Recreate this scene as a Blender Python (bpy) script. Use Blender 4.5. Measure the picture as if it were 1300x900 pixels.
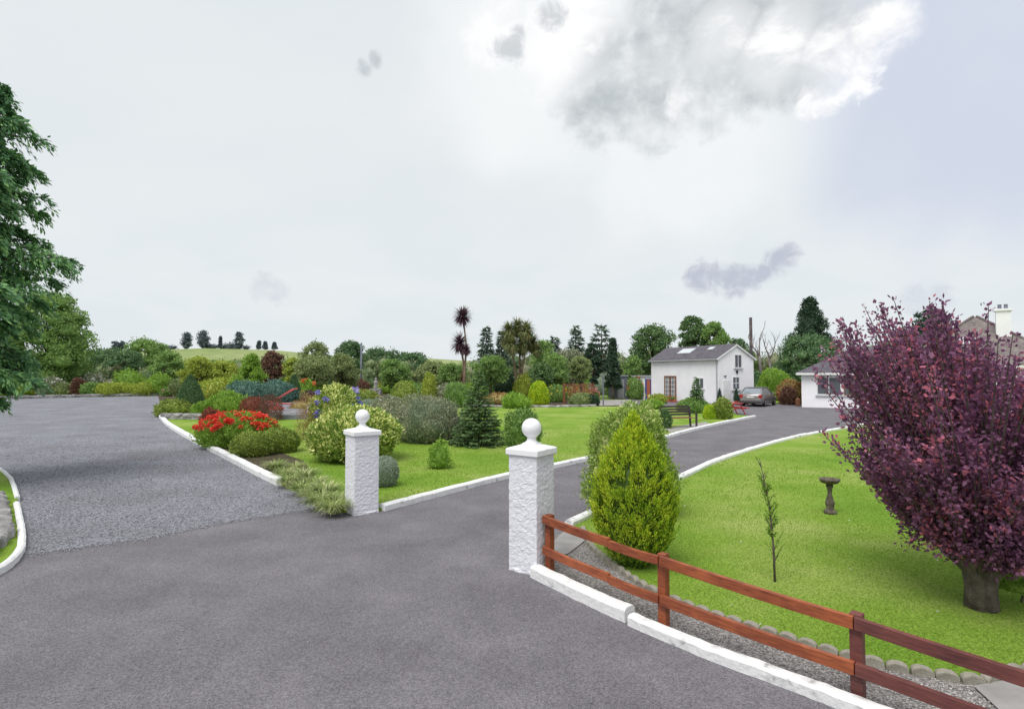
import bpy, bmesh, math, random
import numpy as np
from mathutils import Vector, Matrix, noise as mnoise
R = math.radians
random.seed(7)
for o in list(bpy.data.objects): bpy.data.objects.remove(o)
scn = bpy.context.scene
COL = scn.collection

# ------------------------------------------------------------------ camera
F = 700.0; CX, CY = 650.0, 450.0; EYE = 2.5
TH = math.atan(25 / F)
cd = bpy.data.cameras.new('camera'); cam = bpy.data.objects.new('camera', cd); COL.objects.link(cam)
cam.location = (0, 0, EYE); cam.rotation_euler = (math.pi / 2 + TH, 0, 0)
cd.sensor_width = 36; cd.lens = 36 * F / 1300; cd.clip_start = .05; cd.clip_end = 20000
scn.camera = cam

def ray(px, py):
    cx = (px - CX) / F; cy = (CY - py) / F
    return Vector((cx, math.cos(TH) - math.sin(TH) * cy, math.sin(TH) + math.cos(TH) * cy))
def G(px, py, z=0.0):
    d = ray(px, py); t = (z - EYE) / d.z
    return Vector((d.x * t, d.y * t, z))
def AT(px, py, Y):
    d = ray(px, py); t = Y / d.y
    return Vector((d.x * t, Y, EYE + d.z * t))

# ------------------------------------------------------------------ sun + world
SUN_DIR = Vector((-.25, -.42, .87)).normalized()       # towards the sun
elev = math.asin(SUN_DIR.z); az = math.atan2(SUN_DIR.x, SUN_DIR.y)
sd = bpy.data.lights.new('sun', 'SUN'); so = bpy.data.objects.new('sun', sd); COL.objects.link(so)
sd.energy = 2.7; sd.angle = R(36); sd.color = (1, .96, .9)
so.rotation_euler = SUN_DIR.to_track_quat('Z', 'Y').to_euler()
vs = scn.view_settings
vs.view_transform = 'Standard'; vs.look = 'None'; vs.exposure = 0.08; vs.gamma = 1.0; vs.use_curve_mapping = False

W = bpy.data.worlds.new('World'); scn.world = W; W.use_nodes = True
nt = W.node_tree; nt.nodes.clear()
def N(t, **k):
    n = nt.nodes.new(t)
    for a, b in k.items(): setattr(n, a, b)
    return n
def L(a, b): nt.links.new(a, b)
def M(op, a, b=None, clamp=False):
    n = N('ShaderNodeMath', operation=op, use_clamp=clamp)
    for i, v in enumerate((a, b)):
        if v is None: continue
        if isinstance(v, (int, float)): n.inputs[i].default_value = v
        else: L(v, n.inputs[i])
    return n.outputs[0]
def SS(v, a, b, lo=0., hi=1.):
    n = N('ShaderNodeMapRange', interpolation_type='SMOOTHSTEP')
    L(v, n.inputs[0])
    for i, x in enumerate((a, b, lo, hi)): n.inputs[i + 1].default_value = x
    return n.outputs[0]
def MIX(f, a, b):
    n = N('ShaderNodeMix', data_type='RGBA')
    if isinstance(f, (int, float)): n.inputs[0].default_value = f
    else: L(f, n.inputs[0])
    for i, v in ((6, a), (7, b)):
        if isinstance(v, tuple): n.inputs[i].default_value = (*v, 1)
        else: L(v, n.inputs[i])
    return n.outputs[2]
tc = N('ShaderNodeTexCoord')
DIR = tc.outputs['Generated']
sky = N('ShaderNodeTexSky', sky_type='NISHITA'); sky.sun_disc = False
sky.sun_elevation = elev; sky.sun_rotation = az; sky.air_density = 1.2; sky.dust_density = 2.5
skyc = N('ShaderNodeVectorMath', operation='SCALE'); L(sky.outputs[0], skyc.inputs[0]); skyc.inputs['Scale'].default_value = .10
sep = N('ShaderNodeSeparateXYZ'); L(DIR, sep.inputs[0])
zz = M('MAXIMUM', sep.outputs[2], 0.0)
den = M('ADD', zz, .22)
comb = N('ShaderNodeCombineXYZ'); L(M('DIVIDE', sep.outputs[0], den), comb.inputs[0]); L(M('DIVIDE', sep.outputs[1], den), comb.inputs[1])
def NOISE(scale, detail=6, rough=.55, dist=0.0, off=0.0):
    mp = N('ShaderNodeMapping'); L(comb.outputs[0], mp.inputs[0]); mp.inputs[1].default_value = (off, off * .7, 0)
    n = N('ShaderNodeTexNoise'); L(mp.outputs[0], n.inputs[0]); n.inputs['Scale'].default_value = scale
    n.inputs['Detail'].default_value = detail; n.inputs['Roughness'].default_value = rough; n.inputs['Distortion'].default_value = dist
    return n.outputs[0]
wob = N('ShaderNodeTexNoise'); L(DIR, wob.inputs[0]); wob.inputs['Scale'].default_value = 7; wob.inputs['Detail'].default_value = 5
def BUMP(px, py, r0, r1):
    d = ray(px, py).normalized()
    n = N('ShaderNodeVectorMath', operation='DOT_PRODUCT'); L(DIR, n.inputs[0]); n.inputs[1].default_value = d
    x = M('ADD', n.outputs['Value'], M('MULTIPLY', M('SUBTRACT', wob.outputs[0], .5), (1 - math.cos(r1 / F)) * 1.2))
    return SS(x, math.cos(r1 / F), math.cos(r0 / F))
def MAX(*a):
    r = a[0]
    for b in a[1:]: r = M('MAXIMUM', r, b)
    return r
soft = NOISE(1.6, 4, .5, .3, 3.1)
base = MIX(SS(sep.outputs[2], 0.0, .3), (.73, .79, .83), (.755, .80, .82))
base = MIX(SS(soft, .3, .75), base, (.80, .83, .845))
# thinner veil on the right lets the real sky through
veil = MAX(BUMP(1240, 120, 20, 190), BUMP(1290, 60, 40, 190))
base = MIX(M('MULTIPLY', veil, .6), base, (.55, .60, .77))
base = MIX(.05, base, skyc.outputs[0])
wob2 = N('ShaderNodeTexNoise'); L(DIR, wob2.inputs[0]); wob2.inputs['Scale'].default_value = 26; wob2.inputs['Detail'].default_value = 6; wob2.inputs['Roughness'].default_value = .6
mpd = N('ShaderNodeMapping'); L(DIR, mpd.inputs[0]); mpd.inputs[3].default_value = (1, 1, 1.6)
nd = N('ShaderNodeTexNoise'); L(mpd.outputs[0], nd.inputs[0]); nd.inputs['Scale'].default_value = 9; nd.inputs['Detail'].default_value = 10; nd.inputs['Roughness'].default_value = .6; nd.inputs['Distortion'].default_value = .5
wob3 = N('ShaderNodeTexNoise'); L(DIR, wob3.inputs[0]); wob3.inputs['Scale'].default_value = 34; wob3.inputs['Detail'].default_value = 4; wob3.inputs['Roughness'].default_value = .62; wob3.inputs['Distortion'].default_value = .6
def FB(px, py, r, k=1.0):
    """ragged-edged patch of cloud"""
    d = ray(px, py).normalized(); q = 1 / (1 + ((px - CX) / F) ** 2 + ((CY - py) / F) ** 2); a = r / F * q ** .5
    n = N('ShaderNodeVectorMath', operation='DOT_PRODUCT'); L(DIR, n.inputs[0]); n.inputs[1].default_value = d
    x = M('DIVIDE', M('SUBTRACT', 1.0, n.outputs['Value']), 1 - math.cos(a))
    x = M('ADD', x, M('MULTIPLY', M('SUBTRACT', (wob3 if r < 25 else wob2).outputs[0], .5), (6.0 if r < 25 else 4.2) * k))
    return SS(x, 2.2 if r < 25 else 2.0, -.4)
n1 = nd.outputs[0]
dark = MAX(FB(770, 115, 55), FB(830, 110, 62), FB(895, 100, 55), FB(950, 90, 50), FB(860, 50, 70), FB(1010, 105, 32), FB(930, 20, 70), FB(1030, 20, 55), FB(770, 60, 35), FB(1090, 20, 40))
white = MAX(FB(700, 60, 52), FB(740, 25, 45), FB(640, 40, 45), FB(980, 70, 36), FB(1055, 70, 36), FB(1085, 100, 24), FB(870, 130, 24), FB(920, 40, 30), FB(1110, 30, 40), FB(1040, 128, 20), FB(1000, 40, 30))
halo = MAX(BUMP(690, 70, 10, 190), BUMP(880, 150, 10, 170))
base = MIX(M('MULTIPLY', halo, .55), base, (.93, .95, .95))
c = MIX(M('MULTIPLY', dark, SS(n1, .30, .62, .45, .92)), base, (.47, .51, .54))
c = MIX(M('MULTIPLY', white, SS(n1, .38, .56, .25, .95)), c, (1.0, 1.0, 1.0))
small = MAX(FB(888, 350, 16), FB(905, 354, 20), FB(928, 357, 18), FB(950, 352, 14), FB(970, 346, 10), FB(990, 332, 16), FB(1003, 322, 11))
faint = MAX(FB(1165, 380, 16), FB(1190, 377, 16), FB(335, 364, 14), FB(350, 370, 14))
c = MIX(M('MULTIPLY', small, .75), c, (.44, .46, .57))
c = MIX(M('MULTIPLY', faint, .45), c, (.55, .58, .66))
wisp = MAX(FB(462, 86, 9, .8), FB(476, 76, 9, .8), FB(645, 62, 16), FB(700, 25, 16), FB(655, 45, 10))
c = MIX(M('MULTIPLY', wisp, .6), c, (.42, .46, .50))
c = MIX(SS(sep.outputs[2], -.12, 0.0), (.25, .27, .22), c)
bg = N('ShaderNodeBackground'); L(c, bg.inputs[0]); bg.inputs[1].default_value = 1.0
ow = N('ShaderNodeOutputWorld'); L(bg.outputs[0], ow.inputs[0])

# ------------------------------------------------------------------ helpers
def tag(o, label=None, cat=None, group=None, kind=None):
    if label: o['label'] = label
    if cat: o['category'] = cat
    if group: o['group'] = group
    if kind: o['kind'] = kind
    return o
def empty(name, loc, rz=0, label=None, cat=None, group=None):
    o = bpy.data.objects.new(name, None); COL.objects.link(o); o.location = loc; o.rotation_euler = (0, 0, rz)
    o.empty_display_size = .1
    return tag(o, label, cat, group)
def meshobj(name, verts, faces, mat, parent=None, smooth=False, loc=None):
    me = bpy.data.meshes.new(name)
    me.from_pydata([tuple(v) for v in verts], [], faces); me.update()
    if smooth: me.polygons.foreach_set('use_smooth', [True] * len(me.polygons))
    me.materials.append(mat)
    o = bpy.data.objects.new(name, me); COL.objects.link(o)
    if parent: o.parent = parent
    if loc is not None: o.location = loc
    return o
class MB:
    """collects shapes, then builds one mesh object"""
    def __init__(s): s.v = []; s.f = []
    def add(s, vs_, fs):
        k = len(s.v); s.v += [Vector(v) for v in vs_]; s.f += [tuple(i + k for i in f) for f in fs]; return s
    def box(s, c, sz, rz=0, rot=None):
        c = Vector(c); h = Vector(sz) / 2
        m = rot if rot else Matrix.Rotation(rz, 3, 'Z')
        vs_ = [c + m @ Vector((x * h.x, y * h.y, z * h.z)) for x in (-1, 1) for y in (-1, 1) for z in (-1, 1)]
        return s.add(vs_, [(0, 1, 3, 2), (4, 6, 7, 5), (0, 4, 5, 1), (2, 3, 7, 6), (0, 2, 6, 4), (1, 5, 7, 3)])
    def bar(s, a, b, w, h=None, up=Vector((0, 0, 1))):
        a = Vector(a); b = Vector(b); h = h or w; d = b - a; y = d.normalized()
        x = y.cross(up)
        if x.length < 1e-4: x = y.cross(Vector((1, 0, 0)))
        x.normalize(); z = x.cross(y)
        m = Matrix((x, y, z)).transposed()
        return s.box((a + b) / 2, (w, d.length, h), rot=m)
    def tube(s, pts, rad, n=7, cap=True):
        pts = [Vector(p) for p in pts]
        if isinstance(rad, (int, float)): rad = [rad] * len(pts)
        k = len(s.v)
        for i, p in enumerate(pts):
            d = (pts[min(i + 1, len(pts) - 1)] - pts[max(i - 1, 0)])
            d = d.normalized() if d.length > 1e-9 else Vector((0, 0, 1))
            u = d.cross(Vector((.31, .95, .1)) if abs(d.y) < .8 else Vector((1, 0, .1))).normalized(); w = d.cross(u)
            for j in range(n):
                a = 2 * math.pi * j / n
                s.v.append(p + (u * math.cos(a) + w * math.sin(a)) * rad[i])
        for i in range(len(pts) - 1):
            for j in range(n):
                a = k + i * n + j; b = k + i * n + (j + 1) % n
                s.f.append((a, b, b + n, a + n))
        if cap:
            s.f.append(tuple(k + j for j in range(n))[::-1]); e = k + (len(pts) - 1) * n
            s.f.append(tuple(e + j for j in range(n)))
        return s
    def lathe(s, prof, n=20, c=(0, 0, 0)):
        c = Vector(c); k = len(s.v)
        for r, z in prof:
            for j in range(n):
                a = 2 * math.pi * j / n; s.v.append(c + Vector((r * math.cos(a), r * math.sin(a), z)))
        for i in range(len(prof) - 1):
            for j in range(n):
                a = k + i * n + j; b = k + i * n + (j + 1) % n
                s.f.append((a, b, b + n, a + n))
        s.f.append(tuple(k + j for j in range(n))[::-1]); e = k + (len(prof) - 1) * n
        s.f.append(tuple(e + j for j in range(n)))
        return s
    def stone(s, c, sz, rnd, rz=0):
        """lumpy boulder from a subdivided cube"""
        bm = bmesh.new(); bmesh.ops.create_icosphere(bm, subdivisions=2, radius=.5)
        off = Vector((rnd.random() * 50, rnd.random() * 50, 0)); m = Matrix.Rotation(rz, 3, 'Z')
        vs_ = []
        for v in bm.verts:
            p = v.co.copy(); q = Vector([math.copysign(abs(t * 2) ** .6, t) / 2 for t in p])
            q *= 1 + .25 * mnoise.noise(p * 3 + off)
            vs_.append(Vector(c) + m @ Vector((q.x * sz[0], q.y * sz[1], q.z * sz[2])))
        fs = [tuple(v.index for v in f.verts) for f in bm.faces]; bm.free()
        return s.add(vs_, fs)
    def build(s, name, mat, parent=None, smooth=False, bevel=0, loc=None):
        o = meshobj(name, s.v, s.f, mat, parent, smooth, loc)
        if bevel:
            b = o.modifiers.new('bevel', 'BEVEL'); b.width = bevel; b.segments = 2; b.limit_method = 'ANGLE'
        return o

# ------------------------------------------------------------------ materials
def newmat(name):
    m = bpy.data.materials.new(name); m.use_nodes = True; t = m.node_tree; t.nodes.clear()
    out = t.nodes.new('ShaderNodeOutputMaterial'); p = t.nodes.new('ShaderNodeBsdfPrincipled')
    t.links.new(p.outputs[0], out.inputs[0]); return m, t, p, out
def surf(name, cols, scale=3, rough=.8, bump=.2, bscale=40, bdist=.01, spec=.3, metal=0, fine=None, kind='noise', world=False, detail=6, spread=(.3, .7)):
    """cols: two or three linear colours mixed by a noise; optional fine speckle"""
    m, t, p, out = newmat(name)
    tcn = t.nodes.new('ShaderNodeTexCoord'); co = tcn.outputs['Object']
    n = t.nodes.new('ShaderNodeTexNoise'); n.inputs['Scale'].default_value = scale; n.inputs['Detail'].default_value = detail; n.inputs['Roughness'].default_value = .6
    t.links.new(co, n.inputs[0])
    r = t.nodes.new('ShaderNodeValToRGB'); e = r.color_ramp.elements
    e[0].position, e[1].position = spread; e[0].color = (*cols[0], 1); e[1].color = (*cols[-1], 1)
    if len(cols) == 3: q = r.color_ramp.elements.new(sum(spread) / 2); q.color = (*cols[1], 1)
    t.links.new(n.outputs[0], r.inputs[0]); c_ = r.outputs[0]
    if fine:
        amt, fs = fine
        if kind == 'voronoi':
            f = t.nodes.new('ShaderNodeTexVoronoi'); f.inputs['Scale'].default_value = fs; t.links.new(co, f.inputs[0])
            sp = t.nodes.new('ShaderNodeSeparateColor'); t.links.new(f.outputs['Color'], sp.inputs[0]); src = sp.outputs[0]
        else:
            f = t.nodes.new('ShaderNodeTexNoise'); f.inputs['Scale'].default_value = fs; f.inputs['Detail'].default_value = 3; t.links.new(co, f.inputs[0]); src = f.outputs[0]
        mr = t.nodes.new('ShaderNodeMapRange'); t.links.new(src, mr.inputs[0])
        mr.inputs[1].default_value = 0 if kind == 'voronoi' else .3; mr.inputs[2].default_value = 1 if kind == 'voronoi' else .7
        mr.inputs[3].default_value = 1 - amt; mr.inputs[4].default_value = 1 + amt
        v = t.nodes.new('ShaderNodeVectorMath'); v.operation = 'SCALE'; t.links.new(c_, v.inputs[0]); t.links.new(mr.outputs[0], v.inputs['Scale']); c_ = v.outputs[0]
    t.links.new(c_, p.inputs['Base Color'])
    p.inputs['Roughness'].default_value = rough; p.inputs['Metallic'].default_value = metal; p.inputs['Specular IOR Level'].default_value = spec
    if bump:
        if kind == 'voronoi':
            b = t.nodes.new('ShaderNodeTexVoronoi'); b.inputs['Scale'].default_value = bscale; src = b.outputs['Distance']
        else:
            b = t.nodes.new('ShaderNodeTexNoise'); b.inputs['Scale'].default_value = bscale; b.inputs['Detail'].default_value = 5; src = b.outputs[0]
        t.links.new(co, b.inputs[0]); bn = t.nodes.new('ShaderNodeBump'); bn.inputs['Strength'].default_value = bump; bn.inputs['Distance'].default_value = bdist
        t.links.new(src, bn.inputs['Height']); t.links.new(bn.outputs[0], p.inputs['Normal'])
    return m
def leafmat(name, a, b, c_=None, tr=.3, rough=.55, vs_=1.2, cfrac=.3):
    m, t, p, out = newmat(name)
    g = t.nodes.new('ShaderNodeNewGeometry'); tcn = t.nodes.new('ShaderNodeTexCoord')
    n = t.nodes.new('ShaderNodeTexNoise'); n.inputs['Scale'].default_value = vs_; n.inputs['Detail'].default_value = 3; t.links.new(tcn.outputs['Object'], n.inputs[0])
    ad = t.nodes.new('ShaderNodeMath'); ad.operation = 'ADD'; t.links.new(g.outputs['Random Per Island'], ad.inputs[0])
    mr = t.nodes.new('ShaderNodeMapRange'); t.links.new(n.outputs[0], mr.inputs[0]); mr.inputs[1].default_value = .3; mr.inputs[2].default_value = .7; mr.inputs[3].default_value = -.3; mr.inputs[4].default_value = .3
    t.links.new(mr.outputs[0], ad.inputs[1]); ad.use_clamp = True
    r = t.nodes.new('ShaderNodeValToRGB'); e = r.color_ramp.elements
    e[0].color = (*a, 1); e[1].color = (*b, 1)
    if c_:
        e[1].position = 1 - cfrac - .05
        q = r.color_ramp.elements.new(1 - cfrac + .05); q.color = (*c_, 1)
    t.links.new(ad.outputs[0], r.inputs[0]); t.links.new(r.outputs[0], p.inputs['Base Color'])
    p.inputs['Roughness'].default_value = rough; p.inputs['Specular IOR Level'].default_value = .25
    tl = t.nodes.new('ShaderNodeBsdfTranslucent'); t.links.new(r.outputs[0], tl.inputs[0])
    ms = t.nodes.new('ShaderNodeMixShader'); ms.inputs[0].default_value = tr
    t.links.new(p.outputs[0], ms.inputs[1]); t.links.new(tl.outputs[0], ms.inputs[2]); t.links.new(ms.outputs[0], out.inputs[0])
    return m
def plain(name, c_, rough=.5, metal=0, spec=.4, var=.12):
    return surf(name, (tuple(x * (1 - var) for x in c_), tuple(min(1, x * (1 + var)) for x in c_)), scale=4, rough=rough, metal=metal, spec=spec, bump=.05, bscale=60)
MT = {}
MT['tarmac'] = surf('tarmac', ((.124, .116, .132), (.154, .145, .163), (.192, .181, .198)), scale=.9, rough=.85, bump=.7, bscale=95, bdist=.008, fine=(.38, 95), kind='voronoi', detail=14)
MT['gravel'] = surf('gravel', ((.18, .178, .195), (.215, .22, .252), (.27, .277, .31)), scale=.5, rough=.9, bump=.9, bscale=48, bdist=.02, fine=(.55, 48), kind='voronoi', detail=8)
MT['bedgravel'] = surf('bed_gravel', ((.19, .175, .165), (.27, .25, .245), (.36, .34, .33)), scale=1.3, rough=.9, bump=.9, bscale=60, bdist=.02, fine=(.55, 60), kind='voronoi')
MT['lawn'] = surf('lawn', ((.13, .245, .026), (.195, .305, .042), (.30, .365, .10)), scale=.35, rough=.95, bump=.7, bscale=60, bdist=.03, fine=(.35, 35), detail=9, spec=.1, spread=(.32, .66))
MT['field'] = surf('field', ((.13, .19, .05), (.20, .26, .08)), scale=.05, rough=1, bump=.4, bscale=3, bdist=.2, fine=(.2, .7), spec=.05)
MT['hillgrass'] = surf('hill_grass', ((.19, .25, .09), (.28, .32, .15)), scale=.03, rough=1, bump=.3, bscale=.6, bdist=.4, fine=(.16, .25), spec=.05)
MT['farhill'] = surf('far_hill', ((.16, .20, .27), (.20, .25, .31)), scale=.01, rough=1, bump=0, spec=0)  # distance haze is put into this bluish albedo
MT['soil'] = surf('soil', ((.05, .038, .03), (.11, .085, .065)), scale=4, rough=1, bump=.9, bscale=25, bdist=.03, spec=.1)
MT['white'] = surf('white_paint', ((.50, .51, .50), (.72, .72, .75), (.80, .80, .83)), scale=6, spread=(.28, .42), detail=9, rough=.7, bump=.35, bscale=30, bdist=.006)
MT['kerbwhite'] = surf('kerb_paint', ((.30, .30, .29), (.64, .64, .65), (.76, .76, .77)), scale=5, rough=.75, bump=.8, bscale=22, bdist=.014, spread=(.30, .46), detail=10)
MT['render'] = surf('roughcast', ((.44, .45, .46), (.64, .65, .70), (.70, .70, .76)), scale=3, rough=.85, bump=.55, bscale=55, bdist=.012, fine=(.08, 60), spread=(.26, .44), detail=9)
MT['housewhite'] = surf('house_render', ((.80, .79, .84), (.9, .89, .93)), scale=.8, rough=.8, bump=.4, bscale=25, bdist=.01)
MT['slate'] = surf('slate_roof', ((.065, .058, .075), (.12, .108, .13)), scale=2, rough=.6, bump=.3, bscale=12, bdist=.02, fine=(.2, 9))
MT['browntile'] = surf('brown_tile', ((.13, .11, .11), (.22, .19, .185)), scale=2, rough=.8, bump=.4, bscale=12, bdist=.02, fine=(.25, 7))
MT['stone'] = surf('grey_stone', ((.12, .115, .12), (.26, .25, .25), (.42, .41, .41)), scale=3, rough=.9, bump=.7, bscale=18, bdist=.02)
MT['edging'] = surf('edging_concrete', ((.20, .185, .15), (.36, .34, .29)), scale=9, rough=.9, bump=.7, bscale=60, bdist=.008, fine=(.2, 90))
MT['paving'] = surf('paving', ((.24, .23, .225), (.38, .365, .36)), scale=2, rough=.9, bump=.3)
MT['bark'] = surf('bark', ((.07, .055, .045), (.17, .14, .12)), scale=8, rough=.95, bump=1, bscale=22, bdist=.03)
MT['greybark'] = surf('grey_bark', ((.15, .13, .13), (.27, .24, .23)), scale=6, rough=.95, bump=.8, bscale=14, bdist=.03)
MT['palmbark'] = surf('palm_bark', ((.16, .11, .075), (.30, .22, .16)), scale=6, rough=.95, bump=.8, bscale=14, bdist=.03)
def woodmat(name, a, b):
    m, t, p, out = newmat(name); tcn = t.nodes.new('ShaderNodeTexCoord')
    mp = t.nodes.new('ShaderNodeMapping'); mp.inputs['Scale'].default_value = (3, 3, 26); t.links.new(tcn.outputs['Object'], mp.inputs[0])
    n = t.nodes.new('ShaderNodeTexNoise'); n.inputs['Scale'].default_value = 2.2; n.inputs['Detail'].default_value = 8; n.inputs['Distortion'].default_value = .6; t.links.new(mp.outputs[0], n.inputs[0])
    n2 = t.nodes.new('ShaderNodeTexNoise'); n2.inputs['Scale'].default_value = 2.4; n2.inputs['Detail'].default_value = 4; t.links.new(tcn.outputs['Object'], n2.inputs[0])
    av = t.nodes.new('ShaderNodeMath'); av.operation = 'ADD'; t.links.new(n.outputs[0], av.inputs[0]); t.links.new(n2.outputs[0], av.inputs[1])
    r = t.nodes.new('ShaderNodeValToRGB'); e = r.color_ramp.elements; e[0].position = .35; e[1].position = .66; e[0].color = (*a, 1); e[1].color = (*b, 1)
    hv = t.nodes.new('ShaderNodeMath'); hv.operation = 'MULTIPLY'; hv.inputs[1].default_value = .5; t.links.new(av.outputs[0], hv.inputs[0])
    t.links.new(hv.outputs[0], r.inputs[0]); t.links.new(r.outputs[0], p.inputs['Base Color']); p.inputs['Roughness'].default_value = .55
    b_ = t.nodes.new('ShaderNodeBump'); b_.inputs['Strength'].default_value = .5; b_.inputs['Distance'].default_value = .004; t.links.new(n.outputs[0], b_.inputs['Height']); t.links.new(b_.outputs[0], p.inputs['Normal'])
    return m
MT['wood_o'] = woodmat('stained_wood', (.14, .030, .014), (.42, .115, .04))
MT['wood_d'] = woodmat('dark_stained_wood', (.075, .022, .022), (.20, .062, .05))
MT['brownwood'] = plain('brown_wood', (.20, .085, .04), .5)
MT['blackwood'] = plain('black_wood', (.05, .035, .04), .5)
MT['red'] = plain('red_paint', (.50, .05, .055), .5)
MT['pinkred'] = plain('weathered_red_paint', (.55, .10, .10), .6)
MT['terracotta'] = plain('terracotta', (.42, .12, .07), .8)
MT['black'] = plain('black_rubber', (.02, .02, .022), .7)
MT['alloy'] = plain('alloy', (.45, .45, .47), .3, .7)
MT['carpaint'] = plain('car_paint', (.27, .25, .25), .25, .5, .6, .03)
MT['redlamp'] = plain('tail_lamp', (.35, .02, .02), .2)
MT['plate'] = plain('number_plate', (.7, .7, .68), .5)
MT['plastic'] = plain('white_plastic', (.75, .75, .76), .4)
MT['greyplastic'] = plain('grey_gutter', (.42, .42, .46), .5)
MT['blueplastic'] = plain('blue_paint', (.06, .08, .28), .5)
MT['yellow'] = plain('yellow_paint', (.65, .38, .04), .5)
MT['poletimber'] = surf('pole_timber', ((.05, .04, .05), (.10, .08, .085)), scale=3, rough=.9)
MT['polegrey'] = plain('pole_grey', (.16, .17, .22), .8)
def glassmat(name, c_, rough=.08):
    m, t, p, out = newmat(name); p.inputs['Base Color'].default_value = (*c_, 1); p.inputs['Roughness'].default_value = rough; p.inputs['Specular IOR Level'].default_value = .9
    tcn = t.nodes.new('ShaderNodeTexCoord'); n = t.nodes.new('ShaderNodeTexNoise'); n.inputs['Scale'].default_value = 2; t.links.new(tcn.outputs['Object'], n.inputs[0])
    b = t.nodes.new('ShaderNodeBump'); b.inputs['Strength'].default_value = .05; t.links.new(n.outputs[0], b.inputs['Height']); t.links.new(b.outputs[0], p.inputs['Normal']); return m
MT['glass'] = glassmat('window_glass', (.11, .12, .15))
MT['skyglass'] = glassmat('roof_glass', (.55, .6, .65), .03)
MT['carglass'] = glassmat('car_glass', (.22, .25, .29), .05)

LM = {}
BR = dict(mid=1.8, fresh=1.25, dark=2.3, deep=1.7, olive=1.6, greygreen=1.25, blue=1.25, yellowgreen=1.1, varieg=1.15, hedge=1.3, spruce=1.5, pine=1.6, farpine=1.7, cedar=1.75, lime=1.25, purple=1.35, strap=.95, palm=1.4, cordy=1.3, greencream=1.25, rust=1.1)
def lm(key, *a, **k):
    f = BR.get(key, 1.0); a = [tuple(min(.85, x * f) for x in c_) for c_ in a]
    LM[key] = leafmat('leaf_' + key, *a, **k); return LM[key]
lm('purple', (.105, .042, .088), (.25, .115, .205), (.44, .135, .18), tr=.35, rough=.4, vs_=1.6, cfrac=.14)  # raised pinkish tones paint in leaf sheen, besides the truly redder leaves
lm('lime', (.17, .30, .02), (.36, .50, .03), (.56, .62, .05), tr=.25, cfrac=.3, vs_=3)
lm('limedark', (.035, .07, .015), (.10, .18, .03), tr=.15)  # older inner growth, its dark tone also painting shade between the sprays
lm('cedar', (.055, .125, .065), (.11, .215, .095), (.17, .30, .11), tr=.25, vs_=.5)
lm('mid', (.08, .14, .04), (.17, .26, .075), tr=.3, vs_=.5)
lm('fresh', (.15, .27, .04), (.28, .42, .07), tr=.35)
lm('dark', (.028, .06, .028), (.08, .13, .055), tr=.2, vs_=.6)
lm('deep', (.018, .04, .025), (.045, .075, .045), tr=.15)
lm('olive', (.11, .15, .06), (.22, .26, .11), tr=.3, vs_=.6)
lm('greygreen', (.12, .16, .105), (.23, .265, .16), (.30, .29, .20), tr=.2, vs_=2)
lm('blue', (.06, .13, .11), (.14, .24, .19), tr=.15)
lm('yellowgreen', (.25, .33, .05), (.42, .48, .09), tr=.3)
lm('varieg', (.12, .22, .035), (.25, .35, .06), (.66, .68, .26), tr=.25, cfrac=.45, vs_=2.5)
lm('hedge', (.10, .15, .035), (.22, .29, .06), (.30, .36, .08), tr=.2, vs_=3)
lm('silver', (.25, .32, .24), (.42, .48, .38), tr=.2)
lm('strap', (.17, .27, .06), (.36, .44, .14), (.72, .72, .42), tr=.25, cfrac=.25)
lm('spruce', (.05, .10, .04), (.12, .19, .07), tr=.12, vs_=2)
lm('pine', (.055, .085, .07), (.12, .16, .11), tr=.1)
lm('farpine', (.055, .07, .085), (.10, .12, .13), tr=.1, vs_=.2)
lm('cordy', (.06, .03, .05), (.15, .075, .10), tr=.2)
lm('palm', (.085, .12, .045), (.20, .24, .10), (.24, .19, .09), tr=.2, cfrac=.2)
lm('redleaf', (.20, .06, .04), (.36, .12, .08), tr=.3)
lm('rust', (.26, .14, .06), (.42, .26, .12), (.40, .36, .13), tr=.3)
lm('brownred', (.12, .06, .045), (.24, .13, .09), tr=.3)
lm('cream', (.28, .33, .10), (.55, .56, .20), (.72, .72, .45), tr=.3)
lm('greencream', (.13, .22, .04), (.26, .36, .07), (.55, .57, .27), tr=.3, cfrac=.14, vs_=3)
lm('grass', (.17, .30, .03), (.24, .38, .045), (.34, .44, .10), tr=.3, cfrac=.10)
def petal(name, a, b): return leafmat('petal_' + name, a, b, tr=.25, rough=.6)
PT = dict(red=petal('red', (.78, .045, .04), (.88, .17, .10)), blue=petal('blue', (.20, .18, .6), (.36, .34, .8)), lilac=petal('lilac', (.40, .33, .72), (.55, .48, .85)),
          yellow=petal('yellow', (.75, .48, .02), (.85, .62, .05)), white=petal('white', (.75, .72, .68), (.88, .86, .85)), pink=petal('pink', (.68, .25, .32), (.85, .45, .50)),
          orange=petal('orange', (.65, .14, .04), (.8, .28, .10)), cream=petal('cream', (.7, .66, .4), (.85, .82, .6)))

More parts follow.
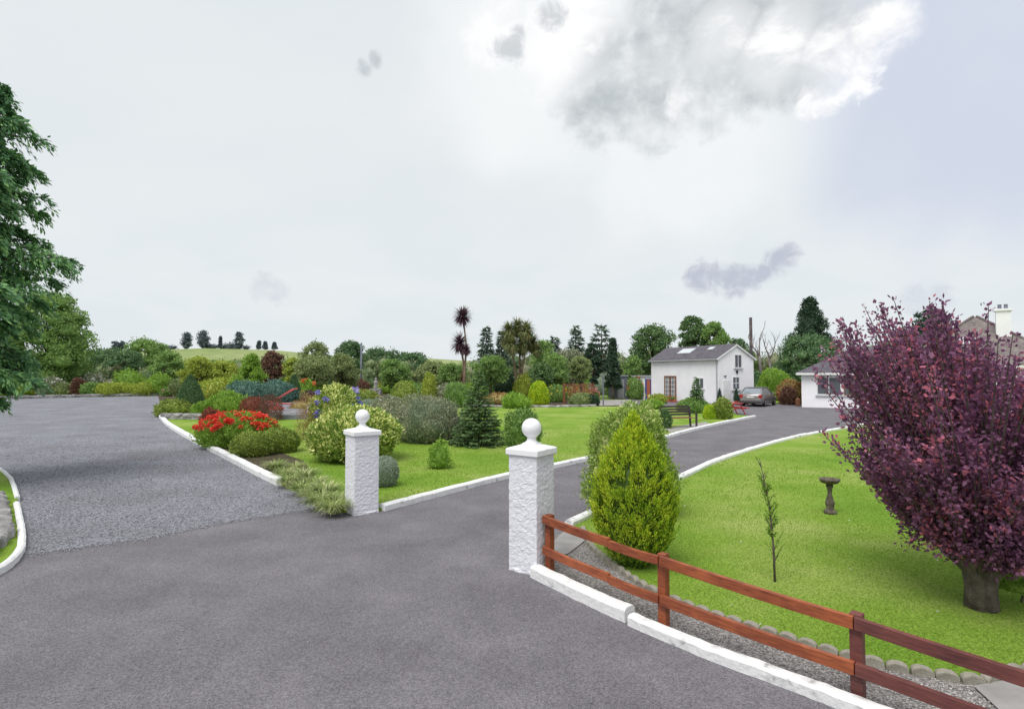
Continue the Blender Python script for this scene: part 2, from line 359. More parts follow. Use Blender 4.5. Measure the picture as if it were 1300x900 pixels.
# ------------------------------------------------------------------ foliage
def quads_obj(name, V, mat, parent=None, loc=None, core=None):
    """V: (n,4,3) array of leaf quads; core: optional (verts, tris)"""
    n = len(V); vv = V.reshape(-1, 3); q = np.arange(n * 4, dtype=np.int32)
    ls = np.arange(n, dtype=np.int32) * 4; lt = np.full(n, 4, np.int32); nv = n * 4
    if core is not None:
        cv, cf = core; q = np.concatenate([q, (cf + nv).ravel().astype(np.int32)])
        ls = np.concatenate([ls, n * 4 + np.arange(len(cf), dtype=np.int32) * 3]); lt = np.concatenate([lt, np.full(len(cf), 3, np.int32)])
        vv = np.concatenate([vv, cv]); nv += len(cv)
    me = bpy.data.meshes.new(name)
    me.vertices.add(nv); me.vertices.foreach_set('co', vv.astype(np.float32).ravel())
    me.loops.add(len(q)); me.loops.foreach_set('vertex_index', q)
    me.polygons.add(len(ls)); me.polygons.foreach_set('loop_start', ls); me.polygons.foreach_set('loop_total', lt)
    me.update(calc_edges=True); me.validate()
    me.materials.append(mat)
    o = bpy.data.objects.new(name, me); COL.objects.link(o)
    if parent: o.parent = parent
    if loc is not None: o.location = loc
    return o
def unit(a): return a / np.maximum(np.linalg.norm(a, axis=1, keepdims=True), 1e-9)
def leafquads(P, Nr, Ln, Wd, rng, D=None, dj=.6, nj=.6, fold=.25):
    """diamond leaves at P, facing roughly Nr, pointing roughly D"""
    n = len(P)
    if D is None: D = rng.normal(size=(n, 3))
    D = unit(unit(D) + rng.normal(size=(n, 3)) * dj * .5); Nr = unit(unit(Nr) + rng.normal(size=(n, 3)) * nj * .5)
    S = unit(np.cross(D, Nr)); Nn = np.cross(S, D)
    l = (Ln * rng.uniform(.65, 1.3, n))[:, None]; w = (Wd * rng.uniform(.7, 1.25, n))[:, None]
    mid = P + D * l * .5 - Nn * w * fold
    return np.stack([P, mid - S * w * .5 + Nn * w * fold, P + D * l, mid + S * w * .5 + Nn * w * fold], 1)
_ico = {}
def ico(sub=2):
    if sub not in _ico:
        bm = bmesh.new(); bmesh.ops.create_icosphere(bm, subdivisions=sub, radius=1)
        _ico[sub] = (np.array([v.co[:] for v in bm.verts]), np.array([[v.index for v in f.verts] for f in bm.faces])); bm.free()
    return _ico[sub]
def lump(P, s, seed):
    k = seed * 1.37
    a = (np.sin(P[:, 0] * s + k) * np.sin(P[:, 1] * s * 1.13 + 2 * k) + np.sin(P[:, 2] * s * .9 + 3 * k + P[:, 0] * s * .6)) * .5
    s2 = s * 2.7; b = np.sin(P[:, 0] * s2 + 5 * k + P[:, 2] * s2 * .5) * np.sin(P[:, 1] * s2 * .9 + k) + np.sin(P[:, 2] * s2 * 1.1 + k) * np.sin((P[:, 0] - P[:, 1]) * s2 * .8)
    return a * .85 + b * .5
PROF = {
 'round': lambda t: np.sqrt(np.clip(1 - (1.75 * t - .75) ** 2, 0, 1)),
 'ball': lambda t: np.sqrt(np.clip(1 - (2 * t - 1) ** 2, 0, 1)),
 'mound': lambda t: np.sqrt(np.clip(1 - t ** 2, 0, 1)),
 'cone': lambda t: np.clip((1 - t ** 1.7), 0, 1) ** .85 * np.clip(.6 + t * 4, 0, 1),
 'egg': lambda t: np.clip(np.sin(np.pi * np.clip(t, 0, 1) ** .62) ** .72, 0, 1) * np.where(t < .02, .3, 1),
 'bullet': lambda t: np.sqrt(np.clip(1 - t ** 2.6, 0, 1)) * np.clip(.75 + t * 2, 0, 1),
}
def env_foliage(name, Wd, H, prof, n, leaf, mat, rng, lumpy=.1, updir=.5, parent=None, core=.86, asp=.5, fluff=.12, z0=0, lf=3.0, loc=None):
    p = PROF[prof]; seed = rng.uniform(0, 50)
    # rejection sample t by radius
    T = rng.uniform(0, 1, n * 3); keep = rng.uniform(0, 1, n * 3) < p(T) * .85 + .15; T = T[keep][:n]; n = len(T)
    ph = rng.uniform(0, 2 * np.pi, n)
    r = p(T) * Wd / 2 * (1 - np.abs(rng.normal(size=n)) * fluff + .02)
    P = np.stack([r * np.cos(ph), r * np.sin(ph), z0 + T * (H - z0)], 1)
    l_ = 1 + lumpy * lump(P / max(Wd, .1) * lf * 2, 1.6, seed)
    if lumpy > .09:
        st_ = rng.random(n) < .07; l_ = l_ + st_ * rng.uniform(.03, .16, n)
    P[:, :2] *= l_[:, None]; P[:, 2] = z0 + (P[:, 2] - z0) * (1 + (l_ - 1) * .5)
    e = .02; slope = (p(np.clip(T + e, 0, 1)) - p(np.clip(T - e, 0, 1))) / (2 * e) * Wd / 2 / H
    Nr = np.stack([np.cos(ph), np.sin(ph), -np.clip(slope, -4, 4) * .8 + .1], 1)
    D = Nr * .6 + np.array([0, 0, updir])
    V = leafquads(P, Nr, leaf, leaf * asp, rng, D, dj=1.0, nj=.9)
    c_ = None
    if core:
        cv, cf = ico(3); t = (cv[:, 2] + 1) / 2; rr = p(np.clip(t, .01, .99)) / np.maximum(np.sqrt(1 - np.clip(cv[:, 2], -.99, .99) ** 2), .12)
        q = cv.copy(); q[:, 0] *= rr * Wd / 2 * core; q[:, 1] *= rr * Wd / 2 * core; q[:, 2] = z0 + t * (H - z0) * (core + .06)
        l2 = 1 + lumpy * lump(q / max(Wd, .1) * lf * 2, 1.6, seed); q[:, :2] *= l2[:, None]
        c_ = (q, cf)
    return quads_obj(name, V, mat, parent, loc, c_)
def blob_foliage(name, blobs, n, leaf, mat, rng, parent=None, loc=None, core=.55, asp=.6, shell=(.55, 1.08), up=.25):
    Vs = []; cvs = []; cfs = []; k = 0; tot = sum(b[1][0] * b[1][2] for b in blobs)
    for c0, rad in blobs:
        m = max(20, int(n * rad[0] * rad[2] / tot)); d = unit(rng.normal(size=(m, 3)))
        d[:, 2] = np.where(d[:, 2] < -.3, -d[:, 2] * .6, d[:, 2]); s = rng.uniform(*shell, m) ** .6
        wob_ = 1 + .27 * lump(d * 3, 1.5, rng.uniform(0, 30))
        P = np.array(c0) + d * np.array(rad) * (s * wob_)[:, None]
        Vs.append(leafquads(P, d + np.array([0, 0, up]), leaf, leaf * asp, rng, d + np.array([0, 0, .1]), dj=1.6, nj=1.1))
        if core:
            cv, cf = ico(1); cvs.append(np.array(c0) + cv * np.array(rad) * core); cfs.append(cf + k); k += len(cv)
    return quads_obj(name, np.concatenate(Vs), mat, parent, loc, (np.concatenate(cvs), np.concatenate(cfs)) if core else None)

def shrub(label, px, base, w, top, mat, prof='round', name='shrub', cat='shrub', n=None, leafpx=4.0, lumpy=.12, group=None, dist=None, asp=.55, fluff=.14, flowers=None, stem=None, z=0, seed=None, updir=.5, core=.86):
    """a shrub standing at pixel px/base, w pixels wide, up to pixel row top"""
    if dist: Y = dist; p0 = AT(px, 475, Y); X = p0.x
    else: g = G(px, base, z); X, Y = g.x, g.y
    k = Y / F; Wd = w * k; H = AT(px, top, Y).z - z
    rng = np.random.default_rng(seed or int(px * 7 + top * 3)); leaf = max(leafpx * k * .85, .025)
    n = int(n * 1.7) if n else int(min(14000, max(700, 3.4 * (w * (475 + 250 - top if False else max(8, H / k))) / leafpx ** 2 * 4.5)))
    loc = (X, Y, z)
    if not flowers and not stem:
        o = env_foliage(name, Wd, H, prof, n, leaf, LM[mat], rng, lumpy, updir, None, asp=asp, fluff=fluff, loc=loc, core=core)
        tag(o, label, cat, group); return o
    root = empty(name, loc, rng.uniform(0, 0), label, cat, group)
    z0 = 0
    if stem:
        z0 = stem * H; mb = MB()
        for i in range(4):
            a = rng.uniform(0, 6.28); mb.tube([(0, 0, -.02), (math.cos(a) * Wd * .04, math.sin(a) * Wd * .04, z0 * .6), (math.cos(a) * Wd * .14, math.sin(a) * Wd * .14, z0 + H * .15)], [Wd * .03, Wd * .024, Wd * .012])
        mb.build('stem', MT['bark'], root, True)
    env_foliage('foliage', Wd, H, prof, n, leaf, LM[mat], rng, lumpy, updir, root, asp=asp, fluff=fluff, z0=z0, core=core)
    if flowers:
        col, cnt, fpx, t0, t1, each = flowers
        fs = fpx * k; p = PROF[prof]
        me = None; acc = []
        for i in range(cnt):
            t = rng.uniform(t0, t1); a = rng.uniform(0, 6.28); r = p(np.array([t]))[0] * Wd / 2 * (1.03 + .08 * rng.random())
            P = np.array([r * math.cos(a), r * math.sin(a), z0 + t * (H - z0) + fs * .45])
            if each:
                m = 40; 
                if me is None:
                    d = unit(rng.normal(size=(m, 3))); V = leafquads(d * fs * .25, d, fs * .42, fs * .4, rng, d, dj=.9, nj=.9)
                    o = quads_obj('flower_head', V, PT[col], root); me = o.data
                else:
                    o = bpy.data.objects.new('flower_head', me); COL.objects.link(o); o.parent = root
                s = rng.uniform(.7, 1.2); o.location = P; o.scale = (s, s, s * .8); o.rotation_euler = (rng.uniform(-.4, .4), rng.uniform(-.4, .4), a)
            else:
                m = 5; d = unit(rng.normal(size=(m, 3))); acc.append(leafquads(P + d * fs * .25, d + [0, 0, .5], fs * .6, fs * .6, rng, d))
        if acc:
            o = quads_obj('blossom', np.concatenate(acc), PT[col], root); o['kind'] = 'stuff'
    return root

def tree(label, px, Y, top, w, mat, bottom=None, z=0, nb=20, n=4500, leafpx=2.4, name='tree', cat='tree', bark='bark', group=None, shape='round', seed=None, core=.55, br=(.26, .42)):
    """tree with trunk, limbs and a crown of leaf clumps; bottom = pixel row where the crown starts"""
    k = Y / F; X = AT(px, 475, Y).x; H = AT(px, top, Y).z - z; Rr = w * k / 2
    nb = int(nb * 1.35); n = int(n * 1.5); br = (br[0] * .82, br[1] * .9)
    rng = np.random.default_rng(seed or int(px * 5 + top)); zb = (AT(px, bottom, Y).z - z) if bottom else H * .25
    zb = max(zb, H * .04); root = empty(name, (X, Y, z), 0, label, cat, group); Rr *= 1.08; sk = rng.uniform(-.25, .25, 2)
    blobs = []; cz = (zb + H) / 2; hz_ = (H - zb) / 2
    for i in range(nb):
        t = (i + .5) / nb; zz_ = zb + (H - zb) * t
        if shape == 'cone': env = (1 - t) ** .8 * .95 + .05
        elif shape == 'wide': env = math.sqrt(max(0, 1 - (1.5 * t - .5) ** 2))
        else: env = math.sqrt(max(0, 1 - (2 * t - 1) ** 2))
        rb = Rr * rng.uniform(*br) * (.6 + .4 * env); rb = min(rb, hz_ * .75)
        a = i * 2.4 + rng.uniform(-.5, .5); q = max(0, Rr * env - rb) * rng.uniform(.6, 1.02)
        zc = min(max(zz_, zb + rb * .5), H - rb * .82)
        blobs.append(((q * math.cos(a) + sk[0] * Rr * (t - .5), q * math.sin(a) + sk[1] * Rr * (t - .5), zc), (rb, rb, rb * rng.uniform(.75, 1.0))))
    mb = MB(); tr = max(.05, H * .022)
    mb.tube([(0, 0, -.1), (0.02 * H * rng.uniform(-1, 1), 0, zb), (0, 0.01 * H, (zb + H) / 2), (0, 0, H * .9)], [tr * 1.3, tr, tr * .6, tr * .15])
    mb.build('trunk', MT[bark], root, True)
    lb = MB()
    for c0, rad in blobs:
        lb.tube([(0, 0, max(zb * .7, c0[2] * .55)), (c0[0] * .5, c0[1] * .5, c0[2] * .8), (c0[0], c0[1], c0[2])], [tr * .4, tr * .25, tr * .08], 5)
    lb.build('limbs', MT[bark], root, True)
    blob_foliage('crown', blobs, n, leafpx * k, LM[mat], rng, root, core=core)
    return root

def whorl_conifer(label, px, Y, top, w, mat, z=0, levels=16, per=9, needle=.06, droop=.25, z0f=.06, name='conifer_tree', cat='conifer', bark='bark', dens=40, rise=.1, prof=1.0, tip=.35, seed=None, group=None, flat=.5, nper=None, rndlen=.25):
    k = Y / F; X = AT(px, 475, Y).x; H = AT(px, top, Y).z - z; Rr = w * k / 2
    rng = np.random.default_rng(seed or int(px * 3 + top)); root = empty(name, (X, Y, z), 0, label, cat, group)
    mb = MB(); tr = max(.02, H * .02); mb.tube([(0, 0, -.05), (0, 0, H * .5), (0, 0, H * .98)], [tr, tr * .6, tr * .1]); mb.build('trunk', MT[bark], root, True)
    Vs = []; br = MB()
    for i in range(levels):
        t = z0f + (1 - z0f) * (i + rng.uniform(-.2, .2)) / levels; R1 = Rr * max(.05, (1 - t)) ** prof; zc = t * H
        m = max(4, int(per * (1 - .5 * t)))
        for j in range(m):
            a = j / m * 6.283 + i * .9 + rng.uniform(-.2, .2); Lb = R1 * rng.uniform(1 - rndlen, 1 + rndlen * .4)
            s = np.linspace(0.12, 1, 12); 
            rz_ = zc + rise * Lb * s - droop * Lb * s ** 2 + tip * Lb * np.clip(s - .6, 0, 1) ** 2
            bp = np.stack([np.cos(a) * Lb * s, np.sin(a) * Lb * s, rz_], 1)
            br.tube([bp[0], bp[6], bp[-1]], [tr * .25, tr * .15, tr * .04], 4, False)
            nn = max(8, int(dens * Lb / Rr)); u = rng.uniform(.1, 1, nn) ** .8
            P = np.stack([np.interp(u, s, bp[:, q]) for q in range(3)], 1)
            side = np.array([-np.sin(a), np.cos(a), 0]); off = rng.uniform(-1, 1, nn) * Lb * .22 * (1.15 - u)
            P += side * off[:, None]; P[:, 2] -= np.abs(off) * .3
            out = np.array([np.cos(a), np.sin(a), 0]); D = out + side * np.sign(off)[:, None] * .8 + np.array([0, 0, -.15])
            Vs.append(leafquads(P, np.array([[0, 0, 1.]]).repeat(nn, 0) + out * .3, needle * 1.6, needle * flat, rng, D, dj=.7, nj=.9))
    br.build('branches', MT[bark], root, True)
    quads_obj('crown', np.concatenate(Vs), LM[mat], root)
    return root

# ------------------------------------------------------------------ ground
def sheet(name, pts, z, mat, kind='structure', skirt=.0):
    n = len(pts); vs_ = [Vector((p.x, p.y, z)) for p in pts]; fs = [tuple(range(n))]
    if skirt:
        vs_ += [Vector((p.x, p.y, z - skirt)) for p in pts]; fs += [(i, (i + 1) % n, n + (i + 1) % n, n + i) for i in range(n)]
    o = meshobj(name, vs_, fs, mat)
    bm = bmesh.new(); bm.from_mesh(o.data); bmesh.ops.triangulate(bm, faces=bm.faces[:]); bmesh.ops.recalc_face_normals(bm, faces=bm.faces[:])
    if [f for f in bm.faces if abs(f.normal.z) > .9][0].normal.z < 0: bmesh.ops.reverse_faces(bm, faces=bm.faces[:])
    bm.to_mesh(o.data); bm.free()
    if kind: o['kind'] = kind
    return o
def V2(x, y): return Vector((x, y, 0))
meshobj('ground', [(-6000, -3000, 0), (6000, -3000, 0), (6000, 9000, 0), (-6000, 9000, 0)], [(0, 1, 2, 3)], MT['field'])['kind'] = 'structure'
sheet('driveway', [V2(-30, -25), V2(30, -25), V2(30, 3), V2(40, 30), V2(40, 60), V2(12, 60), G(800, 511), V2(-2, 20), V2(-30, 12)], .012, MT['tarmac'])
def smooth(pts, n=8):
    out = []
    P = [pts[0]] + pts + [pts[-1]]
    for i in range(1, len(P) - 2):
        for j in range(n):
            t = j / n; a, b, c_, d = P[i - 1], P[i], P[i + 1], P[i + 2]
            out.append(.5 * ((2 * b) + (c_ - a) * t + (2 * a - 5 * b + 4 * c_ - d) * t * t + (3 * b - a - 3 * c_ + d) * t ** 3))
    out.append(pts[-1]); return out
K1 = smooth([G(204, 530), G(216, 542), G(250, 562), G(290, 583), G(330, 604), G(357, 617)])
K2 = smooth([G(484, 649), G(560, 629), G(645, 607), G(745, 585), G(800, 571), G(858, 553), G(905, 541), G(958, 530)])
K3a = smooth([G(678, 732), G(735, 760), G(800, 790)]); K3b = smooth([G(800, 793), G(900, 835), G(1000, 872), G(1110, 915), G(1400, 1030)])
K4 = smooth([G(722, 672), G(790, 640), G(865, 610), G(920, 585), G(1000, 560), G(1070, 546), G(1160, 533), G(1260, 528), G(1400, 524)])
K5a = smooth([G(-120, 560), G(-30, 588), G(8, 606), G(22, 638)]); K5b = smooth([G(20, 644), G(27, 690), G(14, 718), G(-30, 745), G(-120, 790)])
sheet('gravel_drive', [G(-700, 830), G(-300, 775)] + [G(-30, 716), G(25, 706), G(120, 694), G(200, 682), G(262, 668), G(330, 657), G(400, 646), G(440, 652)] + [G(420, 640)] + K1[::-1] + [G(210, 510), G(205, 503), G(0, 506), G(-300, 520), G(-700, 640)], .018, MT['gravel'])
lawnA = [p for p in K1] + [G(436, 652), G(480, 650)] + K2 + [G(905, 524), G(850, 516.5), G(600, 517), G(500, 519), G(400, 528), G(240, 529)]
sheet('lawn', lawnA, .06, MT['lawn'], skirt=.06)
edge = smooth([G(740, 676), G(752, 700), G(800, 738), G(850, 765), G(910, 788), G(985, 812), G(1060, 836), G(1140, 855), G(1240, 872), G(1262, 868), G(1300, 858), G(1450, 850)])
lawnB = K4 + [V2(40, 20), V2(30, 4)] + edge[::-1]
sheet('lawn', lawnB, .06, MT['lawn'], skirt=.06)
sheet('gravel_bed', [G(672, 712), G(690, 690), G(718, 676), G(740, 672)] + edge + [V2(14, 2.5), V2(9, .5)] + K3b[::-1] + K3a[::-1], .03, MT['bedgravel'])
sheet('path', [G(700, 693), G(722, 672), G(745, 668), G(742, 690), G(722, 706), G(704, 712)], .045, MT['paving'])
sheet('path', [G(838, 546), G(858, 553.5), G(905, 541), G(896, 537)], .066, MT['paving'])
sheet('path', [G(1236, 878), G(1300, 866), G(1420, 872), G(1420, 960), G(1275, 915)], .05, MT['paving'])
sheet('patio', [G(757, 516.5), G(800, 515), G(800, 508), G(762, 509)], .07, MT['paving'])
vl = K5a + K5b + [V2(-25, 3), V2(-30, 20)]
sheet('verge', vl, .08, MT['lawn'], skirt=.08)
# planting beds of bare soil
sheet('flower_bed', [G(246, 561), G(300, 588), G(356, 615), G(436, 650), G(440, 640), G(405, 616), G(385, 588), G(310, 560), G(262, 550)], .075, MT['soil'])
sheet('flower_bed', [G(208, 528), G(240, 530), G(400, 529), G(500, 520), G(600, 517.5), G(760, 517), G(755, 503), G(600, 500), G(400, 498), G(200, 500)], .05, MT['soil'])
# terrace behind the low stone wall
sheet('terrace', [G(336, 527, .3), G(440, 526, .3), G(450, 509, .3), G(330, 509, .3)], .3, MT['gravel'], skirt=.3)

# hills
PXC = [-400, -100, 0, 110, 200, 260, 350, 420, 470, 540, 600, 640, 700, 800, 1000, 1500]
YC = [452, 451, 450, 447, 444.5, 442.5, 445, 452, 456, 455, 458.5, 467, 474, 474, 474, 474]
def hill_z(X, Y):
    px = 650 + F * X / max(Y, 1); zc = max(0, 2.5 + (475 - np.interp(px, PXC, YC)) * 260 / F) if px < 700 else 2.5
    zc = zc if px < 640 else zc * max(0, 1 - (px - 640) / 120)
    t = min(max((Y - 130) / 130, 0), 1); s = t * t * (3 - 2 * t)
    return zc * s - .05 + .4 * math.sin(X * .03) * s * 0
hv = []; hf = []; xs = list(range(-420, 821, 20)); ys = [128 + 8 * i for i in range(17)] + [275, 310, 360, 420]
for Y in ys:
    for px in xs:
        X = (px - 650) / F * Y
        hv.append((X, Y, hill_z(X, Y) * (1 if Y <= 260 else 1 - (Y - 260) / 400)))
nx = len(xs)
for i in range(len(ys) - 1):
    for j in range(nx - 1): hf.append((i * nx + j, i * nx + j + 1, (i + 1) * nx + j + 1, (i + 1) * nx + j))
meshobj('hill', hv, hf, MT['hillgrass'], smooth=True)['kind'] = 'structure'
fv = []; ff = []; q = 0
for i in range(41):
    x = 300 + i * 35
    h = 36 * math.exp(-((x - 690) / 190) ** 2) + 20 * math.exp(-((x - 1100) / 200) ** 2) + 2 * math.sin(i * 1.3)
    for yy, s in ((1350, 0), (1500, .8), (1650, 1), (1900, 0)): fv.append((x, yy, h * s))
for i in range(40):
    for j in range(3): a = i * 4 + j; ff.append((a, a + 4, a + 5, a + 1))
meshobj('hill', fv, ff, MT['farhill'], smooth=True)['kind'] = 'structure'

# kerbs
def kerb(label, pts, w=.15, h=.12, side=0, seed=1, block=1.0, name='kerb'):
    rnd = random.Random(seed); mb = MB(); d = 0; sub = []
    # resample every 0.16 m
    P = []; acc = 0
    for a, b in zip(pts, pts[1:]):
        Ls = (b - a).length; m = max(1, int(Ls / .16))
        for i in range(m): P.append(a.lerp(b, i / m))
    P.append(pts[-1]); segs = []; cur = [P[0]]; run = 0
    for a, b in zip(P, P[1:]):
        cur.append(b); run += (b - a).length
        if run > block * rnd.uniform(.8, 1.25): segs.append(cur); cur = [b.copy()]; run = 0
    if len(cur) > 1: segs.append(cur)
    for s in segs:
        gap = .012; s = [p.copy() for p in s]
        d0 = (s[1] - s[0]).normalized(); s[0] += d0 * gap; d1 = (s[-1] - s[-2]).normalized(); s[-1] -= d1 * gap
        hh = h * rnd.uniform(.94, 1.06); ofs = rnd.uniform(-.008, .008); vs_ = []; n = 8
        for i, p in enumerate(s):
            t = (s[min(i + 1, len(s) - 1)] - s[max(i - 1, 0)]).normalized(); nrm = Vector((-t.y, t.x, 0)) 
            j = [rnd.uniform(-.005, .005) for _ in range(4)]
            prof = [(-w / 2, -.02), (-w / 2 - .004, hh * .8), (-w / 2 + .022, hh * .98), (-w * .15, hh), (w * .15, hh), (w / 2 - .022, hh * .98), (w / 2 + .004, hh * .8), (w / 2, -.02)]
            for x, z_ in prof: vs_.append(p + nrm * (x + ofs + j[0]) + Vector((0, 0, z_ + (j[1] if z_ > 0 else 0))))
        fs = []
        for i in range(len(s) - 1):
            for q_ in range(7): a = i * n + q_; fs.append((a, a + 1, a + 1 + n, a + n))
        fs.append(tuple(range(n))); fs.append(tuple((len(s) - 1) * n + q_ for q_ in range(n))[::-1])
        mb.add(vs_, fs)
    o = mb.build(name, MT['kerbwhite']); tag(o, label, 'kerb'); return o
kerb('white painted kerb curving between the gravel drive and the flower bed', K1, .20, .17, seed=2, block=4)
kerb('long white kerb from the left gate pillar along the far side of the tarmac driveway', K2, .16, .14, seed=3, block=1.6)
kerb('white kerb stone at the foot of the right gate pillar, under the fence start', K3a, .15, .15, seed=4, block=5)
kerb('white painted kerb in the bottom right foreground, below the brown fence', K3b, .125, .12, seed=5, block=6)
kerb('white kerb along the edge of the right lawn with the bird bath', K4, .15, .15, seed=6, block=1.8)
kerb('chipped white kerb at the left frame edge, upper piece beyond the gap', K5a, .075, .12, seed=7, block=4)
kerb('bright white kerb at the left frame edge, nearer piece in front of the stones', K5b, .085, .12, seed=8, block=4)

# mown grass blades
def inpoly(P, poly):
    x, y = P[:, 0], P[:, 1]; ins = np.zeros(len(P), bool); n = len(poly)
    for i in range(n):
        a, b = poly[i], poly[(i + 1) % n]
        c_ = ((a.y > y) != (b.y > y)) & (x < (b.x - a.x) * (y - a.y) / ((b.y - a.y) or 1e-9) + a.x); ins ^= c_
    return ins
def scatter(poly, n, ymax, rng, power=1.6, ymin=None):
    xs_ = [p.x for p in poly]; y0 = min(p.y for p in poly) if ymin is None else ymin
    m = n * 3; Y = y0 * (ymax / y0) ** rng.uniform(0, 1, m) if y0 > 0 else rng.uniform(y0, ymax, m)
    X = (rng.uniform(-.2, 1.15, m) * 2 - 1) * Y * 1.0; P = np.stack([X, Y], 1)
    return P[inpoly(P, poly)][:n]
rg = np.random.default_rng(5)
for poly, n, ymax, seed in ((lawnA, 60000, 26, 1), (lawnB, 90000, 18, 2), (vl, 5000, 16, 3)):
    P = scatter(poly, n, ymax, rg); m = len(P); P3 = np.concatenate([P, np.full((m, 1), .058 if seed < 3 else .078)], 1)
    s = np.clip(P[:, 1] / 10, .7, 1.3)
    D = np.stack([rg.normal(size=m) * .5, rg.normal(size=m) * .5, np.ones(m)], 1); Nr = np.stack([rg.normal(size=m), rg.normal(size=m), np.full(m, .6)], 1)
    o = quads_obj('grass', leafquads(P3, Nr, .030 * s, .010 * s, rg, D, fold=0), LM['grass']); o['kind'] = 'stuff'
# loose chippings
def pebbles(name, P, z, size, mats, rng):
    cv, cf = ico(1); cv = cv[:]; m = len(P); 
    for mi, mat in enumerate(mats):
        sel = P[mi::len(mats)]; k = len(sel); s = size * rng.uniform(.5, 1.3, k)
        oc = np.array([[1, 0, 0], [-1, 0, 0], [0, 1, 0], [0, -1, 0], [0, 0, 1], [0, 0, -1.]]); of = np.array([[0, 2, 4], [2, 1, 4], [1, 3, 4], [3, 0, 4], [2, 0, 5], [1, 2, 5], [3, 1, 5], [0, 3, 5]])
        v = oc[None] * s[:, None, None] * rng.uniform(.6, 1.3, (k, 6, 1)) * np.array([1, 1, .6]); an = rng.uniform(0, 6.28, k); c_, s_ = np.cos(an)[:, None], np.sin(an)[:, None]
        vx = v[:, :, 0] * c_ - v[:, :, 1] * s_; vy = v[:, :, 0] * s_ + v[:, :, 1] * c_
        v = np.stack([vx + sel[:, 0:1], vy + sel[:, 1:2], v[:, :, 2] + z + s[:, None] * .3], 2)
        f = (of[None] + (np.arange(k) * 6)[:, None, None]).reshape(-1, 3)
        quads = np.zeros((0, 4, 3)); o = quads_obj(name, quads, mat, None, None, (v.reshape(-1, 3), f)); o['kind'] = 'stuff'
bedpoly = [G(690, 695), G(740, 680)] + edge[:-8] + [G(1300, 890), G(1290, 980)] + K3b[:-6][::-1] + K3a[::-1]
P = scatter(bedpoly, 22000, 9, rg, ymin=2.2)
pebbles('chippings', P, .03, .011, [surf('chip_a', ((.16, .15, .15), (.30, .28, .27)), 30, bump=0), surf('chip_b', ((.38, .36, .35), (.55, .53, .52)), 30, bump=0)], rg)
grpoly = [G(25, 707), G(200, 683), G(330, 658), G(400, 647), G(440, 653), G(357, 618), G(204, 530), G(0, 560), G(24, 640)]
P = scatter(grpoly, 26000, 22, rg, ymin=6.5)
pebbles('chippings', P, .018, .014, [surf('chip_c', ((.13, .135, .155), (.2, .205, .23)), 30, bump=0), surf('chip_d', ((.27, .275, .30), (.40, .40, .43)), 30, bump=0)], rg)

sp = []
for a, b in zip([G(25, 706), G(120, 694), G(200, 682), G(262, 668), G(330, 657), G(400, 646)], [G(120, 694), G(200, 682), G(262, 668), G(330, 657), G(400, 646), G(438, 653)]):
    m = int((b - a).length * 420); u = rg.uniform(0, 1, m); off = rg.normal(size=m) * .06 - np.abs(rg.normal(size=m)) * .10 * (rg.random(m) < .5)
    sp.append(np.stack([a.x + (b.x - a.x) * u, a.y + (b.y - a.y) * u + off], 1))
sp.append(np.stack([rg.normal(size=70) * .45 + .3, rg.normal(size=70) * .5 + 6.1], 1)); sp.append(np.stack([rg.uniform(-5, 2, 110), rg.uniform(2.6, 8, 110)], 1))
pebbles('chippings', np.concatenate(sp), .012, .011, [surf('chip_e', ((.15, .15, .17), (.22, .22, .25)), 30, bump=0), surf('chip_f', ((.27, .27, .29), (.36, .36, .38)), 30, bump=0)], rg)
P = scatter(lawnB, 60, 15, rg, ymin=5); m = len(P); o = quads_obj('daisies', leafquads(np.concatenate([P, np.full((m, 1), .09)], 1), np.array([[0, 0, 1.]]).repeat(m, 0), .028, .028, rg, fold=0), PT['white']); o['kind'] = 'stuff'

